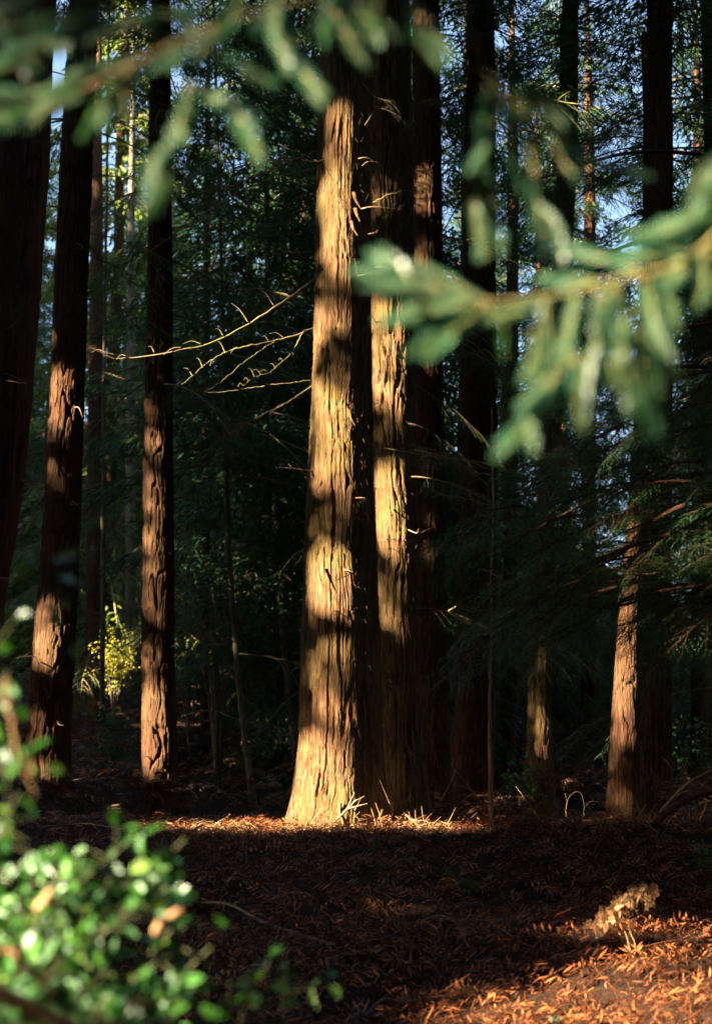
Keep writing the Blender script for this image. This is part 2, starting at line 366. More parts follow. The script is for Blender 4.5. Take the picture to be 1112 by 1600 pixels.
def make_trunk(name_mat, spine, radii, res, vstep, seed, flutes=0.05, amp=0.022, spacing=0.05, flare=0.3, ztop_fine=12.0, lobe=None, stretch=7.0, wig=0.8):
    """spine: list of world points bottom -> top; radii along it"""
    spine = np.asarray(spine, float); radii = np.asarray(radii, float)
    order = np.argsort(spine[:, 2]); spine, radii = spine[order], radii[order]
    z0, z1 = spine[0, 2], spine[-1, 2]
    zf = np.arange(z0, min(z1, ztop_fine), vstep)
    zc = np.arange(zf[-1] + 0.3, z1, 0.3) if z1 > ztop_fine else np.array([])
    Z = np.concatenate([zf, zc, [z1]])
    cx = np.interp(Z, spine[:, 2], spine[:, 0]); cy = np.interp(Z, spine[:, 2], spine[:, 1]); r = np.interp(Z, spine[:, 2], radii)
    # soften the kinks of the spine
    for _ in range(3):
        k = max(3, int(0.5 / vstep)); ker = np.ones(k) / k
        for arr in (cx, cy, r):
            pad = np.concatenate([np.full(k, arr[0]) + (np.arange(k) - k) * (arr[1] - arr[0]), arr, np.full(k, arr[-1])])
            arr[:] = np.convolve(pad, ker, 'same')[k:-k]
    _u = np.arange(res) / res; _u = _u + 0.42 / (2 * math.pi) * np.sin(2 * math.pi * (_u - 0.75)) * -1.0 * 1.7
    U = np.mod(_u, 1.0)[None, :]; TH = U * 2 * math.pi
    Zg = Z[:, None]; hgt = Zg - z0
    circ = 2 * math.pi * radii.mean()
    fl = (vnoise(U * 6 + 0 * Zg, hgt / 3.0 + 0 * U, seed + 20, 6) - 0.5) * 2 * flutes
    fl = fl + (vnoise(U * 13 + 0 * Zg, hgt / 2.0 + 0 * U, seed + 21, 13) - 0.5) * flutes
    base = flare * np.exp(-hgt / 0.35) * (0.5 + vnoise(U * 9 + 0 * Zg, hgt * 0.3 + 0 * U, seed + 22, 9))
    rr = r[:, None] * (1 + fl) + base * r[:, None]
    if lobe is not None: rr = rr * lobe(TH, hgt)
    rr = rr + bark_height(U + 0 * Zg, hgt + 0 * U, circ, seed, spacing, stretch, amp, wig)
    V = np.stack([cx[:, None] + rr * np.cos(TH), cy[:, None] + rr * np.sin(TH), Zg + 0 * TH], -1)
    mb = MB(); mb.grid(V, close=True)
    return mb, (Z, cx, cy, r)

def spine_from_px(rows, Y, rows_top=None, dy=0.0, top=26.0):
    """rows: (py, left px, right px), bottom first. Returns spine and radii reaching below ground and far above the frame"""
    pts, rad = [], []
    for py, l, r_ in rows:
        a, b_ = P(l, py, Y), P(r_, py, Y)
        c = (a + b_) / 2; pts.append(c); rad.append(abs(b_[0] - a[0]) / 2 * 0.985)
    pts, rad = np.array(pts), np.array(rad)
    o = np.argsort(pts[:, 2]); pts, rad = pts[o], rad[o]
    gz = float(G(pts[0, 0], Y)) - 0.25
    if pts[0, 2] > gz:
        sl = (pts[1] - pts[0]) / max(pts[1, 2] - pts[0, 2], .1)
        p0 = pts[0] + sl * (gz - pts[0, 2]); pts = np.vstack([p0, pts]); rad = np.concatenate([[rad[0] * 1.05], rad])
    sl = (pts[-1] - pts[1]) / (pts[-1, 2] - pts[1, 2])
    t = pts[-1] + sl * (top - pts[-1, 2]) * 0.6; t[2] = top
    pts = np.vstack([pts, t]); rad = np.concatenate([rad, [rad[-1] * 0.3]])
    pts[:, 1] = Y
    return pts, rad

class Tree: pass
def trunk_tree(name, label, cat, Y, rows, mat, res, vstep, seed, group=None, top=26.0, **kw):
    sp, rad = spine_from_px(rows, Y, top=top)
    gz = float(G(sp[0, 0], Y))
    t = Tree()
    t.o = empty(name, (sp[0, 0], Y, gz), label, cat, group)
    mb, t.prof = make_trunk(mat, sp, rad, res, vstep, seed, **kw)
    me = mb.mesh('trunk', mat, True)
    me.transform(Matrix.Translation((-sp[0, 0], -Y, -gz)))
    t.tr = link('trunk', me, t.o)
    t.base = np.array([sp[0, 0], Y, gz])
    return t
def at(t, z):
    Z, cx, cy, r = t.prof
    return np.array([np.interp(z, Z, cx), np.interp(z, Z, cy), z]), float(np.interp(z, Z, r))

def main_lobe(TH, h):
    # a second stem is fused to the right rear: shallow groove between the two
    g = (TH + math.pi / 2 - R(32)); g = (g + math.pi) % (2 * math.pi) - math.pi
    return 1 - 0.10 * np.exp(-(g / 0.16) ** 2) * (0.5 + 0.5 * np.exp(-h / 2)) + 0.02 * np.cos(2 * (TH - R(20)))
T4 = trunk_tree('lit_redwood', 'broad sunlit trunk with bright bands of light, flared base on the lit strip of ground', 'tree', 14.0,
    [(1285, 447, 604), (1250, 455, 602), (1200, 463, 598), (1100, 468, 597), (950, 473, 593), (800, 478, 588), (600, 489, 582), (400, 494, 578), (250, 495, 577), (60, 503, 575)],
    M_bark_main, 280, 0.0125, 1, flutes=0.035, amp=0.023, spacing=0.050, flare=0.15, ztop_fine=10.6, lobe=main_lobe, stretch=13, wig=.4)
T5 = trunk_tree('trunk_behind', 'deeply furrowed trunk directly behind the broad sunlit one, very bright patch halfway up', 'tree', 17.0,
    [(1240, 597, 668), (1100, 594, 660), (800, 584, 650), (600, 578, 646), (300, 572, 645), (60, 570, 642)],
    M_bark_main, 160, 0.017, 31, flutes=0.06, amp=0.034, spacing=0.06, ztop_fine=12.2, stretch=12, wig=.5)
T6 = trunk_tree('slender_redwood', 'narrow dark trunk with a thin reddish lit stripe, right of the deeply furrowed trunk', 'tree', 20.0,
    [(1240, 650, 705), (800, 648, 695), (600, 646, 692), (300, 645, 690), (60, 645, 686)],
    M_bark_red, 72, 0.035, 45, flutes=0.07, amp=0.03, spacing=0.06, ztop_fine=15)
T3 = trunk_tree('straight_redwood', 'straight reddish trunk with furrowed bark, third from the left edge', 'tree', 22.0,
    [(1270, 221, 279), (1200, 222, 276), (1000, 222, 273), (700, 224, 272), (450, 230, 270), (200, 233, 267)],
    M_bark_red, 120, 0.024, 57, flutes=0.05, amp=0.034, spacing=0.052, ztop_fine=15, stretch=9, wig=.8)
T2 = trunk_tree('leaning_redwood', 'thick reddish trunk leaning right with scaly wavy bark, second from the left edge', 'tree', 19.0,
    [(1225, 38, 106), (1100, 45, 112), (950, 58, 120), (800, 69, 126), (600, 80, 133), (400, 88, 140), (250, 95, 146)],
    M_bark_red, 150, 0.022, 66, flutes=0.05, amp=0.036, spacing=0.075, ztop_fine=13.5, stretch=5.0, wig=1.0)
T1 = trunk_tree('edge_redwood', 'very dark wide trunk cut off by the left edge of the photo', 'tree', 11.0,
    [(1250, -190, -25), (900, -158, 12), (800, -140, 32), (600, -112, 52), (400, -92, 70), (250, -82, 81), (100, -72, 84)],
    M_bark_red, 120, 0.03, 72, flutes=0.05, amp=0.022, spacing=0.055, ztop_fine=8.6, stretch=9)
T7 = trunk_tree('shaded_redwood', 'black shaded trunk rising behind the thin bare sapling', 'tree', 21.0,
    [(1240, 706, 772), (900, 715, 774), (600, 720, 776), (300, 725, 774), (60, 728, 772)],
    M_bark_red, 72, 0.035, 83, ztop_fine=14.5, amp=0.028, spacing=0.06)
T9 = trunk_tree('bending_redwood', 'dark trunk with small glowing orange patches low down, left of the wide trunk at right', 'tree', 24.0,
    [(1250, 818, 868), (1150, 822, 862), (1000, 826, 861), (800, 836, 866), (500, 858, 890), (200, 871, 902), (60, 874, 903)],
    M_bark_main, 72, 0.035, 94, ztop_fine=16, amp=0.03, spacing=0.06)
T10 = trunk_tree('dark_right_redwood', 'black trunk at right standing just behind the slim one with the orange lit flank', 'tree', 17.5,
    [(1268, 984, 1052), (1230, 988, 1050), (1100, 992, 1048), (950, 996, 1047), (800, 999, 1048), (500, 1001, 1050), (200, 1003, 1050), (60, 1006, 1049)],
    M_bark_red, 150, 0.022, 103, ztop_fine=11.8, amp=0.028, spacing=0.055, flare=0.12, stretch=9)
T11 = trunk_tree('slim_right_redwood', 'slim tapering trunk at right with bright orange lit left flank near its foot', 'tree', 16.35,
    [(1274, 944, 1000), (1230, 947, 999), (1100, 955, 998), (950, 967, 1000), (800, 980, 1004), (600, 993, 1013), (400, 1003, 1019)],
    M_bark_red, 110, 0.02, 119, ztop_fine=8, amp=0.02, spacing=0.045, flare=0.10, stretch=9, top=11)

# background trunks (px rows, depth, material)
BG = [
    ('thin pale grey trunk curving up behind the bare branches, left of the broad sunlit trunk', 30, [(1200, 456, 470), (1000, 436, 452), (850, 428, 440), (600, 418, 428), (300, 412, 421)], M_bark_grey),
    ('thin dark leaning stem beside the pale grey one', 27, [(1250, 388, 400), (1100, 370, 379), (850, 352, 360), (500, 345, 351)], M_bark_grey),
    ('pale birch stem catching light just left of the straight reddish trunk', 44, [(1140, 192, 210), (900, 196, 213), (700, 197, 212), (300, 200, 211)], M_bark_grey),
    ('dark distant trunk half way between the leaning trunk and the pale birch stem', 38, [(1150, 132, 160), (900, 134, 159), (500, 140, 162), (200, 144, 160)], M_bark_red),
    ('thin sapling stem in front of the distant dark trunk', 32, [(1200, 155, 164), (900, 157, 165), (700, 158, 164)], M_bark_grey),
    ('dark distant trunk seen through the foliage right of the shaded trunk', 34, [(1220, 782, 806), (900, 786, 808), (300, 792, 810)], M_bark_red),
    ('slim distant trunk left of the wide right trunk', 40, [(1220, 905, 930), (900, 908, 930), (300, 912, 930)], M_bark_red),
    ('distant trunk near the right edge of the photo', 33, [(1230, 1078, 1106), (900, 1080, 1106), (300, 1082, 1102)], M_bark_red),
    ('thin dark stem with drooping boughs near the middle of the left gap', 36, [(1220, 312, 326), (900, 314, 327), (300, 318, 328)], M_bark_red),
    ('dark trunk cut by the right edge of the photo', 25, [(1230, 1112, 1150), (900, 1108, 1145), (300, 1100, 1132)], M_bark_red),
    ('slim pale stem beside the slender dark trunk', 30, [(1220, 702, 716), (500, 718, 730), (200, 722, 733)], M_bark_grey),
]
BT = []
for i, (lab, Y, rows, mt) in enumerate(BG):
    t = trunk_tree('background_tree', lab, 'tree', float(Y), rows, mt, 36, 0.06, 130 + i * 7, group='thin trees standing in the background', top=22 + (i * 3) % 7, ztop_fine=20, amp=0.015, spacing=0.07, flare=0.2)
    BT.append(t)

# ------------------------------------------------------------------ foliage meshes
def needles_along(mb, pts, n, length, width, up=np.array([0, 0, 1.0]), droop=0.25, spread=R(58), rprof=None):
    """two ranks of flat needles along a twig; pts (m,3)"""
    pts = np.asarray(pts, float); m = len(pts)
    t = np.repeat(np.linspace(0.04, 1.0, n), 2) * (m - 1)
    i = np.clip(t.astype(int), 0, m - 2); f = (t - i)[:, None]
    base = pts[i] * (1 - f) + pts[i + 1] * f
    T = pts[i + 1] - pts[i]; T /= np.linalg.norm(T, axis=1, keepdims=True)
    B = np.cross(T, up); B /= np.linalg.norm(B, axis=1, keepdims=True) + 1e-9
    side = np.tile([1.0, -1.0], n)[:, None]
    a = spread + RNG.normal(0, 0.14, (2 * n, 1))
    D = T * np.cos(a) + B * side * np.sin(a) - up * (droop + RNG.normal(0, 0.18, (2 * n, 1)))
    D /= np.linalg.norm(D, axis=1, keepdims=True)
    s_ = t / (m - 1)
    L = (length * (0.45 + 0.55 * np.sin(np.pi * np.clip(s_ * 0.8 + 0.15, 0, 1))) * (0.85 + 0.3 * RNG.random(2 * n)))[:, None]
    Wv = np.cross(D, up); Wv /= np.linalg.norm(Wv, axis=1, keepdims=True) + 1e-9
    tip = base + D * L; mid = base + D * L * 0.55
    mb.quads(np.stack([base, mid + Wv * width / 2, tip, mid - Wv * width / 2], 1))

def leafy_bough(seed, L=2.2, nlat=20, sub=6, need=12, nl=0.022, nw=0.0045, hang=0.35):
    """a bough along +X, flat fan, drooping; returns (wood MB, needle MB)"""
    rs = np.random.RandomState(seed)
    wood, fol = MB(), MB()
    n = 14; t = np.linspace(0, 1, n)
    wob = np.cumsum(rs.normal(0, 0.02, n))
    pts = np.stack([t * L, wob * 0.9, -0.22 * L * t ** 1.6 + 0.08 * np.sin(t * 3)], -1)
    wood.tube(pts, lerp(0.014, 0.003, t), 5)
    for k in range(nlat):
        s_ = 0.18 + 0.82 * (k + rs.rand() * 0.7) / nlat; i = min(int(s_ * (n - 1)), n - 2)
        b0 = lerp(pts[i], pts[i + 1], s_ * (n - 1) - i)
        sd = 1 if k % 2 else -1
        ll = (0.22 + 0.5 * (1 - abs(s_ - 0.45) * 1.5)) * (0.6 + 0.6 * rs.rand()) * (L / 2.2)
        ll = max(ll, 0.15)
        ang = sd * R(35 + 35 * rs.rand())
        m = 6; tt = np.linspace(0, 1, m)[:, None]
        D = np.array([math.cos(ang), math.sin(ang), 0])
        lp = b0 + D * tt * ll + np.array([0, 0, -1]) * (tt ** 1.7) * ll * (hang + 0.35 * rs.rand()) + np.array([1, 0, 0]) * tt ** 2 * ll * 0.25
        wood.tube(lp, np.linspace(0.005, 0.0015, m), 3)
        nn = max(2, int(sub * ll / 0.5))
        for q in range(nn):
            u = (q + 0.6) / nn; j = min(int(u * (m - 1)), m - 2); c0 = lerp(lp[j], lp[j + 1], u * (m - 1) - j)
            for sd2 in (1, -1):
                if rs.rand() < 0.15: continue
                a2 = ang + sd2 * R(30 + 30 * rs.rand()); sl = (0.09 + 0.12 * rs.rand()) * (1.15 - 0.5 * u)
                t3 = np.linspace(0, 1, 4)[:, None]
                D2 = np.array([math.cos(a2), math.sin(a2), -0.15 - 0.5 * rs.rand()])
                tw = c0 + D2 * t3 * sl + np.array([0, 0, -1]) * t3 ** 2 * sl * 0.35
                needles_along(fol, tw, need, nl, nw)
        needles_along(fol, lp[-3:], need, nl, nw)
    return wood, fol
def join_bough(name, wood, fol, mat=None, wmat=None):
    V = np.concatenate(wood.V + fol.V); nw = wood.n
    F = np.concatenate([np.concatenate(wood.F4), np.concatenate(fol.F4) + nw])
    r = np.concatenate(wood.r4 + fol.r4)
    me = make_mesh(name, V, F, None, None, False, r)
    me.materials.append(wmat or M_twig); me.materials.append(mat or M_needle)
    k = sum(len(f) for f in wood.F4)
    mi = np.zeros(len(F), dtype=np.int32); mi[k:] = 1
    me.polygons.foreach_set('material_index', mi)
    return me
BOUGH = [join_bough('bough', *leafy_bough(200 + i, 2.2, 18 + i, 6, 10, 0.024, 0.006)) for i in range(4)]

def coarse_crown(seed, H, z0, rad, nb, per, size=0.17, width=0.055):
    """a conifer crown of drooping boughs made of small spray faces"""
    rs = np.random.RandomState(seed)
    wood, fol = MB(), MB()
    for b in range(nb):
        hz = z0 + (H - z0) * (b + rs.rand()) / nb
        az = rs.rand() * 2 * math.pi
        L = rad * (0.25 + 0.75 * (1 - (hz - z0) / (H - z0)) ** 0.8) * (0.65 + 0.5 * rs.rand())
        d = np.array([math.cos(az), math.sin(az), 0]); pz = np.array([0, 0, 1.0]); sd = np.array([-d[1], d[0], 0])
        t = np.linspace(0, 1, 5)[:, None]
        sag = 0.25 + 0.3 * rs.rand()
        wood.tube(np.array([0, 0, hz]) + d * t * L - pz * t ** 1.6 * L * sag, np.linspace(0.03, 0.006, 5), 3)
        n = int(per * L / rad) + 4
        u = rs.rand(n) ** 0.7
        lat = (rs.rand(n) - 0.5) * 2 * L * 0.33 * (1.15 - u)
        c = np.array([0, 0, hz]) + d * (u * L)[:, None] - pz * (u ** 1.6 * L * sag)[:, None] + sd * lat[:, None] - pz * (np.abs(lat) * 0.3 + rs.rand(n) * 0.28)[:, None]
        D = d * (0.3 + rs.rand(n))[:, None] + sd * (np.sign(lat) * rs.rand(n) * 1.2)[:, None] - pz * (0.1 + rs.rand(n) * 0.9)[:, None]
        D /= np.linalg.norm(D, axis=1, keepdims=True)
        Wd = np.cross(D, pz + rs.normal(0, 0.5, (n, 3))); Wd /= np.linalg.norm(Wd, axis=1, keepdims=True)
        sz = size * (0.5 + rs.rand(n))[:, None]; w2 = width * (0.5 + rs.rand(n))[:, None] / 2
        fol.quads(np.stack([c - D * sz / 2, c + Wd * w2, c + D * sz / 2, c - Wd * w2], 1))
    return wood, fol
def crown_mesh(*a, mat=None, **k): return join_bough('crown', *coarse_crown(*a, **k), mat=mat)
CROWN = [crown_mesh(300 + i, 20.0, 0.5, 3.6, 120, 400, size=0.21, width=0.036) for i in range(3)]
CROWN_DENSE = [crown_mesh(320 + i, 20.0, 0.0, 3.9, 90, 190, size=0.6, width=0.30) for i in range(2)]
CROWN_LIME = crown_mesh(310, 18.0, 0.5, 3.8, 110, 230, size=0.24, width=0.11, mat=M_needle_lime)

# boughs on the trees in view; each bough is a part of its tree
def bough_clear(M, L):
    q = np.array([(M @ Vector((L * u, v * L * 0.2, -0.2 * L * u))).to_tuple() for u in (0.1, 0.35, 0.6, 0.85, 1.0) for v in (-1, 0, 1)])
    return not in_gap(q, 0.12, np.zeros(len(q))).any()
def add_boughs(t, n, z0, z1, az_pref=None, az_spread=180, smin=0.8, smax=1.4, seed=0, check=True, droop=(5, 25)):
    rs = random.Random(seed)
    made = 0; tries = 0
    while made < n and tries < n * 6:
        tries += 1
        z = rs.uniform(z0, z1); c, r = at(t, z)
        az = (az_pref if az_pref is not None else 0) + rs.uniform(-az_spread, az_spread)
        s_ = rs.uniform(smin, smax)
        M = Matrix.Translation((c - t.base).tolist()) @ Matrix.Rotation(R(az), 4, 'Z') @ Matrix.Rotation(R(rs.uniform(*droop)), 4, 'Y') @ Matrix.Rotation(R(rs.uniform(-25, 25)), 4, 'X') @ Matrix.Translation((r * 0.9, 0, 0)) @ Matrix.Scale(s_, 4)
        Mw = Matrix.Translation(t.base.tolist()) @ M
        if check and not bough_clear(Mw, 2.2): continue
        link('branch', BOUGH[rs.randrange(4)], t.o, mat4=M); made += 1
def add_crown(t, z_from, scale=1.0, k=0, rot=0.0, me=None):
    c, r = at(t, z_from)
    M = Matrix.Translation((c - t.base).tolist()) @ Matrix.Rotation(rot, 4, 'Z') @ Matrix.Scale(scale, 4)
    link('crown', me or CROWN[k % 3], t.o, mat4=M)

for i, (t, zc) in enumerate([(T1, 10.5), (T2, 13), (T3, 13), (T4, 11.5), (T5, 12.5), (T6, 13.5), (T7, 12.5), (T9, 13.5), (T10, 11.5)]):
    add_crown(t, zc, 0.62, i, i * 1.3)
add_boughs(T7, 24, 4.5, 13, 0, 180, 0.7, 1.3, 1)
add_boughs(T9, 32, 4, 15, 0, 180, 0.8, 1.4, 2)
add_boughs(T10, 20, 7, 12, 20, 180, 0.7, 1.2, 3)
add_boughs(T6, 18, 3.5, 14, 0, 150, 0.6, 1.1, 4)
add_boughs(T5, 7, 3, 9, -10, 50, 0.4, 0.7, 5)
add_boughs(T3, 22, 8, 15, 0, 180, 0.8, 1.4, 6)
add_boughs(T2, 14, 8, 13, 0, 180, 0.7, 1.2, 7)
for i, t in enumerate(BT):
    _p = 556 + FPX * t.base[0] / t.base[1]
    if not (690 < _p < 1060 and i % 2) and not 120 < _p < 230: add_crown(t, 4.0 + float(G(t.base[0], t.base[1])) + (i * 1.7) % 4, 1.0, i, i * 2.1)
    add_boughs(t, 14, t.base[2] + 1.5, t.base[2] + 12, 0, 180, 0.9, 1.6, 20 + i)

for t_ in BT:
    if t_.base[0] > 5.5: add_boughs(t_, 30, t_.base[2] + 2, t_.base[2] + 9, 180, 100, 1.0, 1.9, 70, check=False)
# distant conifers up the slope
far_labels = ['dark conifer standing far up the wooded slope', 'dense conifer far off between the trunks']
Sxy_ = np.array([-math.sin(SUN_AZ), -math.cos(SUN_AZ), 0.0])
spots = []
rs = random.Random(5)
for row, (Y, n) in enumerate([(42, 7), (50, 8), (58, 9), (68, 10), (80, 11), (94, 12)]):
    for k in range(n):
        xw = (k + 0.5 + rs.uniform(-.4, .4)) / n * 2 - 1
        spots.append((xw * Y * 0.36, Y + rs.uniform(-3, 3)))
mbt = MB(); tz = np.linspace(-1, 19.5, 12); mbt.tube(np.stack([0.05 * np.sin(tz), 0.05 * np.cos(tz * 1.3), tz], -1), lerp(0.24, 0.03, (tz + 1) / 20.5), 10)
FAR_TRUNK = mbt.mesh('trunk', M_bark_red, True)
for i in range(15):      # a nearer, closed rank on the left half
    y = rs.uniform(29, 40); spots.append((y * (rs.choice([rs.uniform(0, 250), rs.uniform(480, 660)]) - 556) / FPX, y))
for _p, _y in ((25, 45), (62, 52), (30, 60)): spots.append(((_p - 556) / FPX * _y, _y))
REG = [(60, 'seen behind the left edge trunk'), (225, 'seen left of the straight trunk'), (350, 'seen just right of the straight trunk'), (480, 'seen just left of the broad lit trunk'), (720, 'seen behind the paired trunks'), (900, 'seen behind the shaded trunk'), (1030, 'seen left of the wide right trunk'), (9999, 'seen beyond the right edge trunk')]
ROWN = ['nearest', 'second', 'third', 'fourth', 'fifth', 'last']
for i, (x, y) in enumerate(spots):
    s_ = rs.uniform(0.8, 1.25)
    px = 556 + FPX * x / y
    if 700 < px < 1090 and i % 4 != 0: continue
    _d = np.array([x, y, 22.0]) - P(190, 230, 48); _d2 = _d[:2] - (_d[:2] @ Sxy_[:2]) * Sxy_[:2]
    if np.linalg.norm(_d2) < 4.5 and -2 < _d[:2] @ Sxy_[:2] < 22: continue
    row = min(range(6), key=lambda k: abs(y - (40, 50, 58, 68, 80, 94)[k]))
    if (y < 40 and 40 < px < 340) or (y < 48 and 90 < px < 290): continue
    lab = 'conifer in the %s row up the slope, %s' % (ROWN[row], [b for a, b in REG if px < a][0])
    o = empty('distant_conifer', (x, y, float(G(x, y))), lab, 'tree', 'distant conifers on the slope')
    o.scale = (s_,) * 3; o.rotation_euler = (0, 0, rs.uniform(0, 6.28))
    link('trunk', FAR_TRUNK, o); link('crown', CROWN[i % 3], o)
q = P(190, 230, 48)
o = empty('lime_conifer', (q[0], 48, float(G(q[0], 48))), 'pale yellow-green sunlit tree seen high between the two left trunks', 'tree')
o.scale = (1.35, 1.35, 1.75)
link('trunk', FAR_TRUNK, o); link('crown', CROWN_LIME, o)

# ------------------------------------------------------------------ unseen trees added at left to shade the wood, crowns cut to aim sun
Hh = np.array([math.cos(SUN_AZ), -math.sin(SUN_AZ), 0.0])     # across the sunlight
Sxy = np.array([-math.sin(SUN_AZ), -math.cos(SUN_AZ), 0.0])
def shade_tree(c, H, rad, nleaf, seed, z0=4.0):
    rs = np.random.RandomState(seed)
    nb = 90
    b = rs.randint(0, nb, nleaf)
    bz = np.sort(z0 + (H - z0) * rs.rand(nb)); baz = rs.rand(nb) * 6.283
    bl = rad * (0.45 + 0.55 * (1 - (bz - z0) / (H - z0)))
    u = rs.rand(nleaf) ** 0.6
    L = bl[b]; d = np.stack([np.cos(baz[b]), np.sin(baz[b]), 0 * b], -1); sd = np.stack([-d[:, 1], d[:, 0], 0 * u], -1)
    pz = np.array([0, 0, 1.0])
    C = np.array([c[0], c[1], c[2]]) + d * (u * L)[:, None] + pz * (bz[b] - u ** 1.5 * L * .3)[:, None] + sd * ((rs.rand(nleaf) - .5) * L * .9)[:, None] - pz * (rs.rand(nleaf) * .9)[:, None]
    hit = in_gap(C, 0.36, np.zeros(nleaf), 2.0)
    def faces(C, lo, hi):
        n = len(C); D = rs.normal(0, 1, (n, 3)); D /= np.linalg.norm(D, axis=1, keepdims=True)
        W = np.cross(D, rs.normal(0, 1, (n, 3))); W /= np.linalg.norm(W, axis=1, keepdims=True)
        s_ = rs.uniform(lo, hi, n)[:, None]
        return np.stack([C - D * s_, C + W * s_ * .7, C + D * s_, C - W * s_ * .7], 1)
    fol = MB(); fol.quads(faces(C[~hit], .24, .36))
    F = np.repeat(C[hit], 9, 0); F = F + rs.normal(0, .22, F.shape)
    F = F[~in_gap(F, 0.05, rs.rand(len(F)), 2.0)]
    if len(F): fol.quads(faces(F, .07, .14))
    return fol
gi = 0
def shade_row(dist, hs, H, rad, nleaf):
    global gi
    for h in hs:
        p = Sxy * (dist + 2.0 * math.sin(h * 1.7)) + Hh * h
        x, y = p[0], p[1] 
        if x > -0.29 * y - rad * 0.75 - 0.6 and y > -1: continue
        gi += 1
        gz = float(G(x, y))
        fol = shade_tree((x, y, gz), H, rad, nleaf, 500 + gi)
        o = empty('shading_conifer', (x, y, gz), 'tall dense conifer added beyond the left edge, out of view, crown cut to aim sunlight', 'tree', 'added shade conifers beyond the left edge')
        me = fol.mesh('crown', M_needle); me.transform(Matrix.Translation((-x, -y, -gz)))
        link('crown', me, o)
        q = np.array([[x, y, z_] for z_ in np.arange(1, 14, .5)])
        if not in_gap(q, 0.3, np.zeros(len(q))).any(): link('trunk', FAR_TRUNK, o)
shade_row(13.0, np.arange(-44, 12, 2.6), 30, 3.6, 4700)
shade_row(20.0, np.arange(-46, 15, 3.0), 34, 3.8, 5400)
# farther along: unseen trees added to shade the far slope
for i in range(48):
    p = Sxy * (14 + (i % 3) * 8) + Hh * (-46 - i * 1.3)
    x, y = float(p[0]), float(p[1])
    if x > -0.30 * y - 4: x = -0.30 * y - 4.5
    _q = np.array([[x, y, z_] for z_ in np.arange(1, 34, 2.0)]) - P(190, 230, 48); _t = _q @ S
    if (np.linalg.norm(_q - _t[:, None] * S, axis=1) < 7).any(): continue
    o = empty('shading_conifer', (x, y, float(G(x, y))), 'tall dense conifer added beyond the left edge, out of view, crown cut to aim sunlight', 'tree', 'added shade conifers beyond the left edge')
    o.scale = (1.6, 1.6, 2.1); link('crown', CROWN_DENSE[i % 2], o); link('trunk', FAR_TRUNK, o)

# wood carried on around the camera: unseen trees added to cut sky light
rs = random.Random(41)
placed = []
for i in range(620):
    x, y = rs.uniform(-30, 34), rs.uniform(-30, 50)
    if y > -2.5 and abs(x) < 0.30 * y + 4.2: continue
    if y < 0 and math.hypot(x, y) < 5: continue
    if abs(x) < 0.30 * y + 7.5 and y > -6: continue
    if y < 3 and math.hypot(x, y) < 9: continue
    if y > 36 and x < 6: continue
    if any((x - a) ** 2 + (y - b) ** 2 < 5 for a, b in placed): continue
    s_ = rs.uniform(.9, 1.3); gz = float(G(x, y))
    for z0o in (rs.uniform(4, 7), 10, 14, 18):
        z0 = gz + z0o
        q = np.array([[x + dx, y + dy, z] for z in np.arange(z0, z0 + 16, 1.2) for dx in (-2.2, 0, 2.2) for dy in (-2.2, 0, 2.2)])
        if not in_gap(q, 1.2, np.zeros(len(q)), 1.0).any(): break
    else: continue
    q = np.array([[x, y, z] for z in np.arange(gz, z0, .5)])
    if in_gap(q, 0.25, np.zeros(len(q)), 1.0).any(): continue
    placed.append((x, y))
    o = empty('sky_shading_conifer', (x, y, gz), 'tall conifer added out of view around the viewer to dim the sky light', 'tree', 'added shade conifers around the viewer')
    o.rotation_euler = (0, 0, rs.uniform(0, 6.28))
    link('trunk', FAR_TRUNK, o, scale=s_ * (1.3 if z0o > 12 else 1)); link('crown', CROWN_DENSE[i % 2], o, loc=(0, 0, z0 - gz), scale=s_)
for i, t in enumerate((T1, T2, T3, T4, T5, T6, T7, T9, T10)):     # second dense crowns added above the frame to shut out sky light
    c, r = at(t, 16.0 if t in (T1, T4) else 20.0)
    link('crown', CROWN_DENSE[i % 2], t.o, mat4=Matrix.Translation((c - t.base).tolist()) @ Matrix.Rotation(i * 1.9, 4, 'Z') @ Matrix.Scale(0.9, 4))

